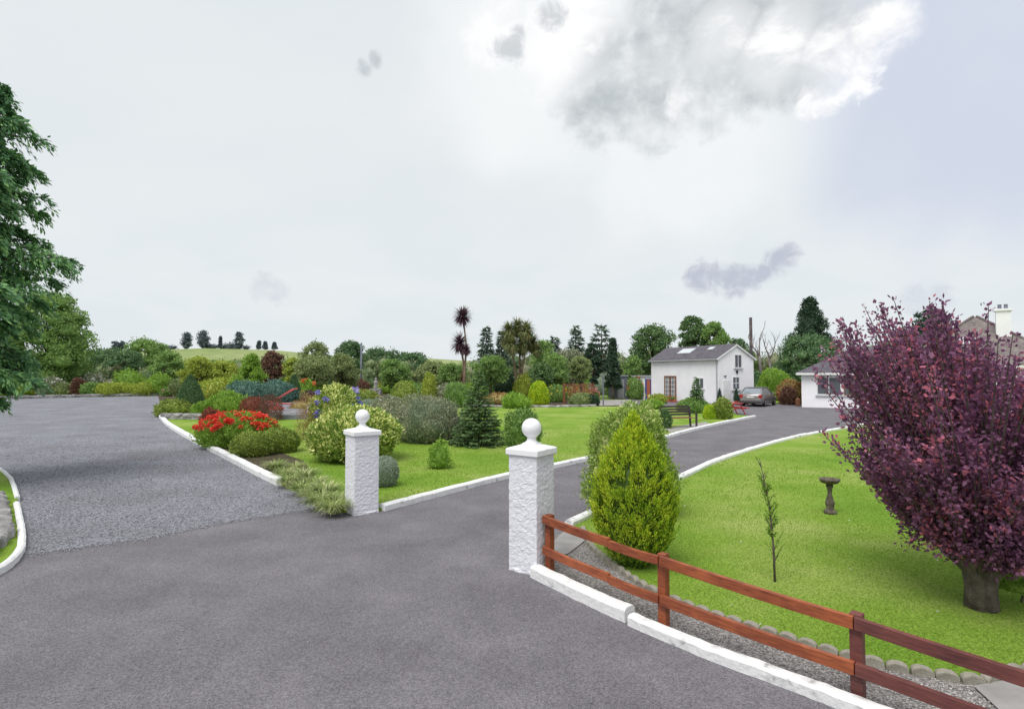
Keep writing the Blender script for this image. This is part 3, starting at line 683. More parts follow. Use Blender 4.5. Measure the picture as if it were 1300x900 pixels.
# ------------------------------------------------------------------ gate pillars
def pillar(label, c, ang, w=.43, h=1.44):
    root = empty('gate_pillar', c, ang, label, 'gate pillar')
    rnd = random.Random(label); vs_ = []; fs = []; n = 24; m = 78
    def per(t):
        s = t * 4; k = int(s) % 4; f = s - int(s); a = w / 2
        return [(-a + w * f, -a), (a, -a + w * f), (a - w * f, a), (-a, a - w * f)][k]
    tot = n * 4
    for i in range(m + 1):
        for j in range(tot):
            x, y = per(j / tot); z_ = h * i / m; p = Vector((x, y, z_)); nn = Vector((x, y, 0)).normalized()
            d = mnoise.noise(Vector((x, y, z_)) * 22) * .007 + mnoise.noise(Vector((x, y, z_)) * 48 + Vector((9, 0, 0))) * .005
            cr = 1 - .012 * (1 if j % n == 0 else 0)
            fl = .006 if i > 2 else .02 * mnoise.noise(p * 9) + .01
            p = Vector((x * cr, y * cr, z_)) + nn * (d + fl); vs_.append(p)
    for i in range(m):
        for j in range(tot): a = i * tot + j; b = i * tot + (j + 1) % tot; fs.append((a, b, b + tot, a + tot))
    meshobj('shaft', vs_, fs, MT['render'], root)
    mb = MB(); a = w / 2 + .035
    def ring(s, z_): return [(-s, -s, z_), (s, -s, z_), (s, s, z_), (-s, s, z_)]
    rs = [ring(a - .02, h - .01), ring(a, h + .005), ring(a, h + .075), ring(a - .012, h + .085), ring(.10, h + .125), ring(.075, h + .15)]
    vs_ = [v for r_ in rs for v in r_]; fs = [(i * 4 + j, i * 4 + (j + 1) % 4, i * 4 + 4 + (j + 1) % 4, i * 4 + 4 + j) for i in range(5) for j in range(4)] + [(3, 2, 1, 0), (20, 21, 22, 23)]
    cap = mb.add(vs_, fs).build('cap', MT['white'], root, bevel=.006)
    r = .128; zc = h + .205 + r; prof = [(.10, h + .12), (.085, h + .15), (.062, h + .175), (.055, h + .21)]
    prof += [(r * math.sin(t), zc - r * math.cos(t)) for t in np.linspace(.42, math.pi - .02, 16)]
    MB().lathe(prof, 28).build('ball_finial', MT['white'], root, True)
PR = G(675, 722); PL = G(459, 650)
pillar('white roughcast gate pillar at the start of the red fence', (PR.x, PR.y, 0), R(145 - 180 + 0), .415, 1.47)
pillar('white roughcast gate pillar beside the round variegated bush', (PL.x, PL.y, 0), R(127 - 180), .45, 1.40)

# ------------------------------------------------------------------ fence
root = empty('timber_fence', (0.4, 7.0, 0), 0, 'low two-rail wooden fence, red-brown then darker, running from the right gate pillar', 'fence')
inv = Vector((-.4, -7.0, 0))
B = [G(698, 730), G(843, 799), G(1090, 893)]; B.append(B[2] + (B[2] - B[1]).normalized() * 1.75)
tops = [.75, .74, .68, .62]
def rail(a, b, hi, mat, w=.045, h=.095, sag=.01):
    mb = MB(); d = (b - a).normalized(); n = Vector((d.y, -d.x, 0)) * -1
    pts = [a.lerp(b, i / 6) + Vector((0, 0, -sag * math.sin(math.pi * i / 6))) for i in range(7)]; vs_ = []; fs = []
    for p in pts:
        for x, z_ in ((-w / 2, -h / 2), (w / 2, -h / 2), (w / 2, h / 2), (-w / 2, h / 2)): vs_.append(p + n * x + Vector((0, 0, z_)) + inv)
    for i in range(6):
        for j in range(4): q_ = i * 4; fs.append((q_ + j, q_ + (j + 1) % 4, q_ + 4 + (j + 1) % 4, q_ + 4 + j))
    fs += [(3, 2, 1, 0), (24, 25, 26, 27)]
    mb.add(vs_, fs).build('rail', mat, root, bevel=.004)
for i, (b, t) in enumerate(zip(B, tops)):
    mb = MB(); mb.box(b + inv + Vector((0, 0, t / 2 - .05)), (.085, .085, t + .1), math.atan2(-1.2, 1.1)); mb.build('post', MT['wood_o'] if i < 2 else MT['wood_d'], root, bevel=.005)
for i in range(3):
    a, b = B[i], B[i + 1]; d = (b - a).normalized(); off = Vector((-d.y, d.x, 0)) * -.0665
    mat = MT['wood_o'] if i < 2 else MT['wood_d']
    for fr in (1, .42):
        za, zb = tops[i] * fr - .055 * (fr == 1), tops[i + 1] * fr - .055 * (fr == 1)
        e0 = -.05 if i == 0 else .004; e1 = -.004
        if i == 0:
            m_ = a.lerp(b, .62); zm = za + (zb - za) * .62
            rail(a + off - d * .04 + Vector((0, 0, za)), m_ + off + Vector((0, 0, zm)), fr, mat); rail(m_ + off - d * .0 + Vector((0, 0, zm - .018)) + d * .003, b + off + Vector((0, 0, zb)), fr, mat, h=.085)
        else: rail(a + off + d * .004 + Vector((0, 0, za)), b + off + d * e1 + Vector((0, 0, zb)), fr, mat)

# scalloped edging
es = None; P0 = [p for p in edge]; total = 0; nxt = 0; idx = 0
for a, b in zip(P0, P0[1:]):
    Ls = (b - a).length; s0 = total
    while nxt < s0 + Ls:
        p = a.lerp(b, (nxt - s0) / Ls); d = b - a; an = math.atan2(d.y, d.x); nxt += .168
        sp = p.y
        if es is None:
            mb = MB(); vs_ = []; m = 12; prof = [(-.08, 0)] + [(.08 * -math.cos(t), .055 + .045 * math.sin(t)) for t in np.linspace(0, math.pi, m)] + [(.08, 0)]
            for y in (-.035, .035):
                for x, z_ in prof: vs_.append((x, y, z_ - .01))
            k = len(prof); fs = [tuple(range(k)), tuple(range(k, 2 * k))[::-1]] + [(i, i + k, (i + 1) % k + k, (i + 1) % k) for i in range(k)]
            es = mb.add(vs_, fs).build('edging_stone', MT['edging'], bevel=.008); o = es
        else: o = es.copy(); COL.objects.link(o)
        o.location = (p.x, p.y, .012); o.rotation_euler = (random.uniform(-.09, .09), random.uniform(-.06, .06), an + random.uniform(-.08, .08)); idx += 1
        tag(o, 'round-topped concrete edging stone, one of the scalloped row bordering the right lawn', 'edging stone', 'scalloped edging stones along the right lawn')
    total = s0 + Ls
# ------------------------------------------------------------------ low stone walls
def stonewall(label, pts, h, d, seed, size=.35, z=0):
    rnd = random.Random(seed); mb = MB()
    for a, b in zip(pts, pts[1:]):
        Ls = (b - a).length; x = 0; an = math.atan2((b - a).y, (b - a).x)
        while x < Ls:
            for r_ in range(max(1, round(h / .22))):
                hh = h / max(1, round(h / .22)); l_ = size * rnd.uniform(.7, 1.5)
                p = a.lerp(b, min(1, (x + rnd.uniform(0, .15)) / Ls)); mb.stone((p.x, p.y, z + hh * (r_ + .5)), (l_ * 1.15, d, hh * 1.25), rnd, an + rnd.uniform(-.15, .15))
            x += size * .85
    o = mb.build('stone_wall', MT['stone'], smooth=False); tag(o, label, 'stone wall'); return o
stonewall('low dry stone wall behind the red flowers, holding up the terrace', [G(209, 533), G(260, 534), G(330, 532), G(440, 529)], .36, .4, 1, .5)
stonewall('low stone border at the far edge of the big lawn, under the lime cone shrub', [G(545, 519), G(600, 518), G(700, 518), G(757, 517)], .2, .3, 2, .5)
stonewall('long low dark border beyond the gravel drive, far left', [G(-80, 509), G(20, 506.5), G(120, 504), G(215, 502)], .3, .35, 3, .9)
stonewall('grey stones stacked behind the white kerb at the left frame edge', [G(-6, 640), G(2, 690), G(-30, 720)], .22, .3, 4, .3)
for i, (px, py, s, lab) in enumerate(((540, 750, .0, ''),)): pass

# ------------------------------------------------------------------ house
def house_frame(o, u): return o
hx = V2(16.83, 45.0); g_ = Vector((.91, .414, 0)).normalized(); w_ = Vector((-g_.y, g_.x, 0))
ga = math.atan2(g_.y, g_.x)
root = empty('house', hx, ga, 'two-storey white house with dark slate roof, two skylights and a brown glazed door', 'house')
# local: +x along gable (3.9), +y along long wall (8.5)
GW, LW, EV, RG = 3.95, 8.5, 3.85, 4.95
def wallbox(name, x0, x1, y0, y1, z0, z1, mat, parent, bevel=0):
    return MB().box(((x0 + x1) / 2, (y0 + y1) / 2, (z0 + z1) / 2), (abs(x1 - x0), abs(y1 - y0), abs(z1 - z0))).build(name, mat, parent, bevel=bevel)
vs_ = [(0, 0, 0), (GW, 0, 0), (GW, 0, EV), (GW / 2, 0, RG), (0, 0, EV)]; vs_ += [(x, LW, z_) for x, y, z_ in vs_]
meshobj('wall', vs_, [(0, 1, 2, 3, 4), (9, 8, 7, 6, 5), (0, 4, 9, 5), (1, 6, 7, 2)], MT['housewhite'], root)
def slope(name, x0, z0, x1, z1, y0, y1, th, mat, parent):
    d = Vector((x1 - x0, 0, z1 - z0)).normalized(); n = Vector((-d.z, 0, d.x)); n = n if n.z > 0 else -n
    a, b = Vector((x0, 0, z0)), Vector((x1, 0, z1)); vs_ = []
    for y in (y0, y1):
        for p in (a, b, b + n * th, a + n * th): vs_.append(p + Vector((0, y, 0)))
    o = meshobj(name, vs_, [(0, 1, 2, 3), (7, 6, 5, 4), (0, 4, 5, 1), (1, 5, 6, 2), (2, 6, 7, 3), (3, 7, 4, 0)], mat, parent); return o, n
sl = (RG - EV) / (GW / 2)
rf, nr = slope('roof', -.22, EV - .22 * sl + .01, GW / 2, RG + .01, -.10, LW + .1, .09, MT['slate'], root)
rf2, _ = slope('roof', GW + .22, EV - .22 * sl + .01, GW / 2, RG + .01, -.10, LW + .1, .09, MT['slate'], root)
def onroof(name, y0, y1, t0, t1, mat, parent, lift=.1, th=.05):
    a = Vector((-.22 + (GW / 2 + .22) * t0, 0, EV - .22 * sl + (RG - EV + .22 * sl) * t0)); b = Vector((-.22 + (GW / 2 + .22) * t1, 0, EV - .22 * sl + (RG - EV + .22 * sl) * t1))
    vs_ = []
    for y in (y0, y1):
        for p in (a + nr * lift, b + nr * lift, b + nr * (lift + th), a + nr * (lift + th)): vs_.append(p + Vector((0, y, 0)))
    return meshobj(name, vs_, [(0, 1, 2, 3), (7, 6, 5, 4), (0, 4, 5, 1), (1, 5, 6, 2), (2, 6, 7, 3), (3, 7, 4, 0)], mat, parent)
for y0, y1, t0, t1 in ((4.0, 5.7, .42, .8), (1.75, 2.4, .62, .82)):
    s = onroof('skylight', y0, y1, t0, t1, MT['greyplastic'], root); onroof('pane', y0 + .07, y1 - .07, t0 + .03, t1 - .03, MT['skyglass'], s, .153, .012)
# bargeboard and gutter, downpipe
MB().bar((-.27, -.12, EV - .12), (-.27, LW + .1, EV - .12), .11, .10).build('gutter', MT['greyplastic'], root)
MB().bar((-.06, .12, 0), (-.06, .12, EV - .17), .08, .08).build('downpipe', MT['greyplastic'], root)
mb = MB(); mb.bar((-.24, -.115, EV - .24 * sl - .02), (GW / 2, -.115, RG - .02), .03, .12); mb.bar((GW + .24, -.115, EV - .24 * sl - .02), (GW / 2, -.115, RG - .025), .03, .12); mb.build('bargeboard', MT['plastic'], root)
def window(parent, axis, a0, a1, z0, z1, nv=1, nh=0, fm='plastic', gm='glass', sill=True, face=0, name='window', fr=.07, barw=.045):
    """window on the local plane x=face (axis 'y') or y=face (axis 'x'), facing the negative side"""
    def bx(u0, u1, zz0, zz1, d0, d1, mb):
        if axis == 'y': mb.box((face + (d0 + d1) / 2, (u0 + u1) / 2, (zz0 + zz1) / 2), (abs(d1 - d0), u1 - u0, zz1 - zz0))
        else: mb.box(((u0 + u1) / 2, face + (d0 + d1) / 2, (zz0 + zz1) / 2), (u1 - u0, abs(d1 - d0), zz1 - zz0))
    mb = MB()
    bx(a0, a0 + fr, z0, z1, -.05, .03, mb); bx(a1 - fr, a1, z0, z1, -.05, .03, mb); bx(a0 + fr, a1 - fr, z1 - fr, z1, -.05, .03, mb); bx(a0 + fr, a1 - fr, z0, z0 + fr, -.05, .03, mb)
    for i in range(1, nv + 1): u = a0 + (a1 - a0) * i / (nv + 1); bx(u - barw / 2, u + barw / 2, z0 + fr, z1 - fr, -.043, .02, mb)
    for i in range(1, nh + 1): zq = z0 + (z1 - z0) * i / (nh + 1); bx(a0 + fr, a1 - fr, zq - barw / 2, zq + barw / 2, -.040, .02, mb)
    f = mb.build(name, MT[fm], parent); g = MB(); bx(a0 + fr * .9, a1 - fr * .9, z0 + fr * .9, z1 - fr * .9, -.02, -.005, g); g.build('pane', MT[gm], f)
    if sill: m2 = MB(); bx(a0 - .08, a1 + .08, z0 - .09, z0 - .003, -.11, .0, m2); m2.build('sill', MT['greyplastic'], f)
    return f
gd = window(root, 'y', 5.0, 6.6, .35, 2.35, 1, 0, 'brownwood', 'glass', False, 0, 'glazed_door', .12, .14)
mb = MB()
for i in range(1, 8):
    if i != 4: mb.box((-.028, 5.0 + .2 * i, 1.35), (.02, .04, 1.8))
for i in range(1, 5): mb.box((-.032, 5.8, .35 + .4 * i), (.02, 1.4, .04))
mb.build('glazing_bar', MT['plastic'], gd)
window(root, 'y', 1.6, 2.55, 1.25, 2.2, 1, 0)
window(root, 'x', 1.75, 2.6, 3.0, 4.15, 1, 0, face=0)
window(root, 'x', 1.5, 2.3, 1.2, 2.3, 1, 1, face=0)
wallbox('door', .45, 1.25, -.05, .02, .02, 2.0, MT['plastic'], root); wallbox('wall_lamp', 1.95, 2.07, -.12, .01, 2.55, 2.8, MT['black'], root); wallbox('wall_lamp', .62, .8, -.1, .01, 2.3, 2.38, MT['black'], root)
wallbox('plinth', -.04, GW + .04, -.04, LW + .04, -.05, .12, MT['greyplastic'], root)
# annex
ar = empty('annex', hx + w_ * (LW + .05) + g_ * .3, ga, 'small flat-roofed white annex with red doors left of the white house', 'outbuilding')
wallbox('wall', 0, 3, 0, 3.2, 0, 2.25, MT['housewhite'], ar); wallbox('roof', -.12, 3.1, -.0, 3.35, 2.25, 2.37, MT['greyplastic'], ar)
wallbox('door', -.05, .02, .45, .95, .05, 1.95, MT['terracotta'], ar); wallbox('door', -.05, .02, 2.1, 2.6, .05, 1.95, MT['red'], ar)
wallbox('door_frame', -.03, .01, .25, 1.25, .03, 2.03, MT['blueplastic'], ar)

# ------------------------------------------------------------------ bungalow
def hiproof(x0, x1, y0, y1, z0, z1, mat, parent, ov=.35, ridge=None, name='roof'):
    x0 -= ov; x1 += ov; y0 -= ov; y1 += ov; hy = (y1 - y0) / 2; cy_ = (y0 + y1) / 2
    rx0, rx1 = (x0 + hy, x1 - hy) if ridge is None else ridge
    if rx0 > rx1: rx0 = rx1 = (x0 + x1) / 2
    vs_ = [(x0, y0, z0), (x1, y0, z0), (x1, y1, z0), (x0, y1, z0), (rx0, cy_, z1), (rx1, cy_, z1)]
    vs_ += [(a, b, c_ - .12) for a, b, c_ in vs_[:4]]
    return meshobj(name, vs_, [(0, 1, 5, 4), (1, 2, 5), (2, 3, 4, 5), (3, 0, 4), (0, 6, 7, 1), (1, 7, 8, 2), (2, 8, 9, 3), (3, 9, 6, 0), (9, 8, 7, 6)], mat, parent)
bA = G(1018, 517); bdir = Vector((1, -.54, 0)).normalized(); ba = math.atan2(bdir.y, bdir.x)
br_ = empty('bungalow', bA, ba, 'low white bungalow with grey hipped roof behind the purple tree', 'house')
wallbox('wall', 0, 9.0, 0, 7.5, 0, 2.55, MT['housewhite'], br_); hiproof(0, 9.0, 0, 7.5, 2.62, 4.65, MT['slate'], br_)
wallbox('fascia', -.33, 9.33, -.37, -.352, 2.44, 2.6, MT['plastic'], br_)
wallbox('fascia', -.37, -.352, -.35, 7.8, 2.44, 2.6, MT['plastic'], br_)
window(br_, 'x', 1.0, 2.6, .95, 2.3, 1, 0, face=0); window(br_, 'x', 2.75, 4.3, .95, 2.3, 0, 0, 'brownwood', 'glass', face=0); window(br_, 'x', 5.5, 7.5, .95, 2.3, 2, 0, face=0)
# house to the right
hr = AT(1240, 475, 37); rr = empty('house', (hr.x, 37, 0), R(-38), 'brown tiled hip-roofed house with tall white chimney behind the purple tree', 'house')
wallbox('wall', -3.9, 3.9, -3.9, 3.9, 0, 2.95, MT['housewhite'], rr)
hiproof(-3.9, 3.9, -3.9, 3.9, 3.0, 6.35, MT['browntile'], rr, ov=.4, ridge=(-.1, .1))
wallbox('fascia', -4.3, 4.3, -4.33, -4.302, 2.84, 3.02, MT['plastic'], rr)
mb = MB()
for sx in (-1, 1): mb.bar((sx * 4.3, -4.3, 3.03), (sx * .1, 0, 6.39), .16, .10)
mb.build('hip_tiles', MT['browntile'], rr)
MB().box((1.3, -1.6, 5.2), (.72, .6, 2.6)).build('chimney', MT['housewhite'], rr); wallbox('chimney_cap', 0.86, 1.74, -1.98, -1.22, 6.5, 6.64, MT['housewhite'], rr)
for x in (1.15, 1.45): MB().lathe([(.11, 0), (.09, .25), (.12, .28)], 12, (x, -1.6, 6.64)).build('chimney_pot', MT['polegrey'], rr)
nf = Vector((0, -3.35, 4.3)).normalized(); e1 = Vector((1, 0, 0)); e2 = nf.cross(e1)
e2 = e2 if e2.z > 0 else -e2; rot = Matrix((e1, e2, nf)).transposed(); s0 = Vector((-.55, -4.3, 3.0)) + e2 * 2.6
f = MB().box(s0 + nf * .05, (1.05, .8, .1), rot=rot).build('skylight', MT['greyplastic'], rr); MB().box(s0 + nf * .108, (.92, .66, .012), rot=rot).build('pane', MT['skyglass'], f)
for x in (-3.2, -.9, 1.5): window(rr, 'x', x, x + 1.7, .9, 2.3, 1, 0, face=-3.9)

# ------------------------------------------------------------------ car
def car(label, loc, heading):
    root = empty('car', loc, heading, label, 'car')     # local +y forward
    Lh, Wh = 2.08, .86
    st = [(-2.08, .42, .80, .80), (-2.02, .32, .98, .95), (-1.85, .24, 1.02, .99), (-1.0, .22, .98, 1), (0.2, .22, .94, 1), (1.05, .22, .90, 1), (1.75, .24, .78, .97), (2.02, .30, .62, .90), (2.10, .38, .52, .80)]
    vs_ = []; n = 10
    for y, zb, zt, ws in st:
        w2 = Wh * ws
        for x, z_ in ((-w2 * .88, zb), (-w2, zb + .12), (-w2 * 1.0, (zb + zt) / 2 + .05), (-w2 * .96, zt - .05), (-w2 * .86, zt), (w2 * .86, zt), (w2 * .96, zt - .05), (w2, (zb + zt) / 2 + .05), (w2, zb + .12), (w2 * .88, zb)): vs_.append((x, y, z_))
    fs = [(i * n + j, i * n + (j + 1) % n, (i + 1) * n + (j + 1) % n, (i + 1) * n + j) for i in range(len(st) - 1) for j in range(n)]
    fs += [tuple(range(n))[::-1], tuple((len(st) - 1) * n + j for j in range(n))]
    meshobj('body', vs_, fs, MT['carpaint'], root, True)
    cb = [(-1.95, .98, .80), (-1.45, 1.40, .62), (-.6, 1.46, .62), (.15, 1.42, .60), (.95, .93, .76)]
    vs_ = []
    for y, zt, w2 in cb:
        zb = .93; vs_ += [(-.80, y, zb), (-w2, y, zt - .03), (-w2 + .1, y, zt), (w2 - .1, y, zt), (w2, y, zt - .03), (.80, y, zb)]
    fs = [(i * 6 + j, i * 6 + j + 1, i * 6 + 7 + j, i * 6 + 6 + j) for i in range(4) for j in range(5)] + [tuple(range(6)), tuple(range(24, 30))]
    meshobj('cabin', vs_, fs, MT['carglass'], root)
    mb = MB(); mb.box((0, -.66, 1.462), (1.06, 1.55, .035)); 
    for s in (-1, 1):
        for (y0, z0, x0), (y1, z1, x1) in (((-1.97, .97, .80), (-1.45, 1.41, .6)), ((.95, .94, .77), (.13, 1.44, .58)), ((-.5, .95, .81), (-.55, 1.45, .6)), ((-1.45, 1.41, .6), (.13, 1.44, .59)), ((-1.3, .95, .82), (-1.35, 1.42, .62))): mb.bar((s * x0, y0, z0), (s * x1, y1, z1), .07, .06)
    mb.build('roof_panel', MT['carpaint'], root)
    for s in (-1, 1):
        MB().box((s * .70, -2.045, .80), (.26, .1, .24)).build('tail_light', MT['redlamp'], root, bevel=.02); MB().box((s * .62, 2.03, .62), (.3, .12, .14)).build('headlight', MT['plate'], root)
        MB().box((s * .93, .62, .98), (.16, .1, .12)).build('wing_mirror', MT['carpaint'], root, bevel=.02)
        for y in (-1.28, 1.3):
            w = MB(); w.tube([(s * .70, y, .31), (s * .875, y, .31)], .31, 22); wo = w.build('wheel', MT['black'], root); MB().tube([(s * .85, y, .31), (s * .885, y, .31)], .19, 12).build('rim', MT['alloy'], wo)
    MB().box((0, -2.12, .52), (1.5, .10, .2)).build('bumper', MT['carpaint'], root, bevel=.03); MB().box((0, -2.105, .74), (.52, .03, .12)).build('number_plate', MT['plate'], root); MB().bar((-.5, -1.9, 1.12), (.0, -1.93, 1.06), .015).build('wiper', MT['black'], root)
    return root
cp = G(975, 516.5)
car('grey-brown hatchback seen from behind, parked beside the white house', (cp.x, cp.y + 1.6, .015), -R(24.5 + 15))

# ------------------------------------------------------------------ poles, bare tree
def pole(label, px, Y, top, w, mat, arms=0):
    p = AT(px, 475, Y); H = AT(px, top, Y).z; root = empty('utility_pole', (p.x, Y, 0), 0, label, 'utility pole'); MB().tube([(0, 0, -.2), (0, 0, H)], [w, w * .8], 10).build('pole', MT[mat], root, True)
    MB().lathe([(w * .9, H), (w * .9, H + .04), (.02, H + .1)], 10).build('pole_cap', MT[mat], root)
pole('dark wooden utility pole standing behind the white house', 954, 62, 404, .2, 'poletimber'); pole('blue-grey utility pole among the trees in front of the hill', 458.5, 70, 436, .13, 'polegrey')
def baretree(label, px, Y, top, seed, lean):
    p = AT(px, 475, Y); H = AT(px, top, Y).z; root = empty('bare_tree', (p.x, Y, 0), 0, label, 'bare tree'); rnd = random.Random(seed); mb = MB()
    def grow(a, d, l_, r, lv):
        pts = [a]; rads = [r]; dd = d.copy()
        for i in range(4):
            dd = (dd + Vector((rnd.uniform(-.14, .14), rnd.uniform(-.14, .14), .06))).normalized(); pts.append(pts[-1] + dd * l_ / 4); rads.append(r * (1 - .13 * (i + 1)))
        mb.tube(pts, rads, 6)
        if lv < 3:
            for i in range(rnd.choice((3, 4))):
                b = pts[rnd.choice((2, 3, 4))]; grow(b, (dd + Vector((rnd.uniform(-.8, .8), rnd.uniform(-.8, .8), rnd.uniform(.2, .6)))).normalized(), l_ * rnd.uniform(.38, .58), r * .4, lv + 1)
    grow(Vector((0, 0, 0)), Vector((lean, 0, 1)).normalized(), H * .53, H * .026, 0)
    mb.build('trunk', MT['greybark'], root, True)
baretree('bare grey dead tree beside the utility pole', 969, 58, 402, 4, -.05); baretree('thin bare dead tree leaning right, nearer the big dark conifer', 981, 60, 412, 9, .05)

# ------------------------------------------------------------------ far wood
rw = np.random.default_rng(11); bl = []
for i in range(230):
    px = rw.uniform(90, 1110) if i > 40 else rw.uniform(-500, 120); Y = rw.uniform(96, 140); X = (px - 650) / F * Y
    top = np.interp(px, [-500, 100, 200, 300, 400, 460, 520, 560, 640, 760, 860, 1100], [5.5, 6.2, 6.4, 4.5, 5.5, 7.2, 6.6, 4.6, 6.5, 7.5, 8, 6]) * rw.uniform(.75, 1.1)
    r = rw.uniform(1.5, 2.8); bl.append(((X, Y, max(r * .6, top - r)), (r, r, r * .9)))
    if rw.random() < .7: bl.append(((X + 1, Y - 1, 1.4), (r, r, 2.0)))
for i in range(190):
    px = rw.uniform(90, 830); Y = rw.uniform(76, 96); X = (px - 650) / F * Y; top = rw.uniform(3.2, 5.3) * (.72 if 525 < px < 605 else 1) + (1.2 if 605 < px else 0); r = rw.uniform(1.1, 2.2)
    bl.append(((X, Y, max(r * .6, top - r)), (r, r, r * .9))); bl.append(((X + .5, Y - .6, 1.1), (r, r, 1.5)))
o = blob_foliage('woodland', bl, 90000, .34, leafmat('leaf_wood', (.085, .14, .06), (.20, .26, .11), (.27, .28, .17), tr=.25, vs_=.09, cfrac=.25), rw, core=.75); o['kind'] = 'stuff'

# ------------------------------------------------------------------ trees in the middle distance
T = tree
T('large mid-green leafy tree at the left, behind the drooping conifer', 60, 66, 372, 112, 'mid', 497, nb=34, n=17000, leafpx=3.0, shape='wide')
T('dark leafy tree left of the hill, next to the big left-hand tree', 132, 82, 443, 66, 'dark', 480, n=4000)
T('round hedgerow tree left of the hill with a high dark top', 188, 84, 431, 62, 'mid', 478, n=4500)
T('low dark tree at the left foot of the hill', 160, 78, 446, 50, 'dark', 485, n=3000)
T('grey-green bushy tree between the hill and the cone-shaped conifer on the left', 212, 70, 447, 44, 'mid', 490, n=3000)
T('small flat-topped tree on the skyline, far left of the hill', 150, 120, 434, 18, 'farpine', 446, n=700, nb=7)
T('yellow-green feathery tree in front of the hill, nearer the left cone conifer', 250, 54, 453, 42, 'yellowgreen', 495, n=3600)
T('yellow-green feathery tree in front of the hill, nearer the broad green tree', 285, 55, 459, 44, 'yellowgreen', 495, n=3600)
T('broad bright-edged dark green tree in front of the hill with a bare twig', 318, 47, 450, 56, 'fresh', 496, n=5000, shape='cone', nb=18)
T('reddish brown tree right of the broad green tree below the hill', 345, 62, 446, 34, 'brownred', 490, n=2600)
T('small golden tree below the right end of the hill', 372, 56, 455, 26, 'yellowgreen', 490, n=1800)
T('tall dark tree with ragged top on the skyline, right of the hill', 401, 78, 435, 44, 'olive', 485, n=3600)
T('wide olive tree with reddish stems in the garden centre-left', 398, 55, 452, 56, 'olive', 495, n=4200)
T('dark tree crown beside the blue-grey utility pole', 444, 84, 434, 44, 'dark', 480, n=4000)
T('pale green airy tree just left of the blue-grey utility pole', 436, 58, 450, 44, 'olive', 496, n=4000)
T('dark tree on the wooded hill just right of the blue-grey utility pole', 484, 96, 443, 62, 'dark', 482, n=4200)
T('lower dark tree at the right end of the wooded hill', 522, 100, 448, 48, 'dark', 480, n=3000)
T('green rounded tree behind the clipped dome', 500, 60, 457, 44, 'mid', 495, n=3400)
T('yellow-green rounded tree behind the clipped dome', 548, 62, 459, 52, 'olive', 495, n=3400)
T('dense green tree behind the spiky purple palm', 575, 58, 462, 40, 'mid', 495, n=2800)
T('brown-tinted bushy tree between the purple palm and the shaggy green palm', 622, 52, 452, 50, 'mid', 492, n=4000)
T('bright green tree behind the shaggy palm and lime cone', 700, 54, 449, 56, 'mid', 495, n=4200)
T('grey-green tree centred between the two pines and the garden arch', 725, 58, 444, 50, 'greygreen', 490, n=3600)
T('rounded light green tree in front of the pines', 737, 48, 453, 30, 'olive', 485, n=2600)
T('tall airy tree behind the shaggy palm, on its right', 690, 70, 432, 40, 'mid', 480, n=2800)
T('blue-green bushy tree behind the lime cone', 688, 50, 461, 36, 'spruce', 490, n=2600)
T('small green tree between the dark cone trees and the white house', 803, 62, 452, 30, 'mid', 492, n=2000)
T('big rounded dark green tree left of the white house roof', 829, 66, 414, 66, 'spruce', 480, n=8000, nb=22)
T('tall dark green tree behind the middle of the white house roof', 881, 72, 402, 44, 'spruce', 465, n=6000, nb=18)
T('lighter green tree behind the ridge of the white house', 908, 70, 410, 40, 'mid', 460, n=4500)
T('low dark tree behind the gable of the white house', 936, 74, 430, 34, 'dark', 470, n=2500)
T('tall dark cypress rising behind the wide green tree, right of the bare trees', 1030, 70, 379, 62, 'deep', 440, n=8000, nb=22, shape='cone')
T('wide dark green tree below the tall cypress, right of the bare trees', 1030, 64, 425, 94, 'dark', 492, n=10000, nb=26, shape='wide')
T('green tree between the tall cypress and the bungalow roof', 1075, 66, 446, 54, 'olive', 485, n=3500)
T('dark pine top showing above the purple tree', 1182, 52, 393, 44, 'deep', 440, n=4000)
T('light green tree behind the bungalow roof', 1122, 70, 436, 60, 'mid', 480, n=3000)
whorl_conifer('small pine behind the shaggy palm, its blue-green crown to the left', 617, 74, 413, 32, 'pine', levels=20, per=9, needle=.42, dens=34, z0f=.2, droop=.1, rise=.22, prof=.7, flat=.55, rndlen=.45, name='pine_tree')
whorl_conifer('narrow dark pine touching the shaggy palm on the left', 637, 76, 418, 25, 'pine', levels=20, per=9, needle=.42, dens=34, z0f=.2, droop=.1, rise=.22, prof=.7, flat=.55, rndlen=.45, name='pine_tree')
whorl_conifer('dark blue-green pine, left of the two above the garden arch', 731, 74, 411, 37, 'pine', levels=20, per=9, needle=.42, dens=34, z0f=.2, droop=.1, rise=.22, prof=.7, flat=.55, rndlen=.45, name='pine_tree')
whorl_conifer('dark blue-green pine with layered branches, right of the two above the garden arch', 764, 72, 408, 44, 'pine', levels=11, per=8, needle=.45, dens=46, z0f=.25, droop=.12, rise=.2, prof=.45, flat=.55, rndlen=.5, name='pine_tree')
whorl_conifer('low pine between the shaggy palm and the two taller pines', 704, 78, 426, 30, 'pine', levels=20, per=9, needle=.42, dens=34, z0f=.2, droop=.1, rise=.22, prof=.7, flat=.55, rndlen=.45, name='pine_tree')
T('black-green broad cone tree, left of the dark pair near the white annex', 753, 56, 436, 25, 'deep', 488, nb=14, n=3200, core=.8)
T('black-green tall cone tree, right of the dark pair near the white annex', 778, 55, 430, 26, 'deep', 494, nb=16, n=3600, shape='cone', core=.8, br=(.4, .55))
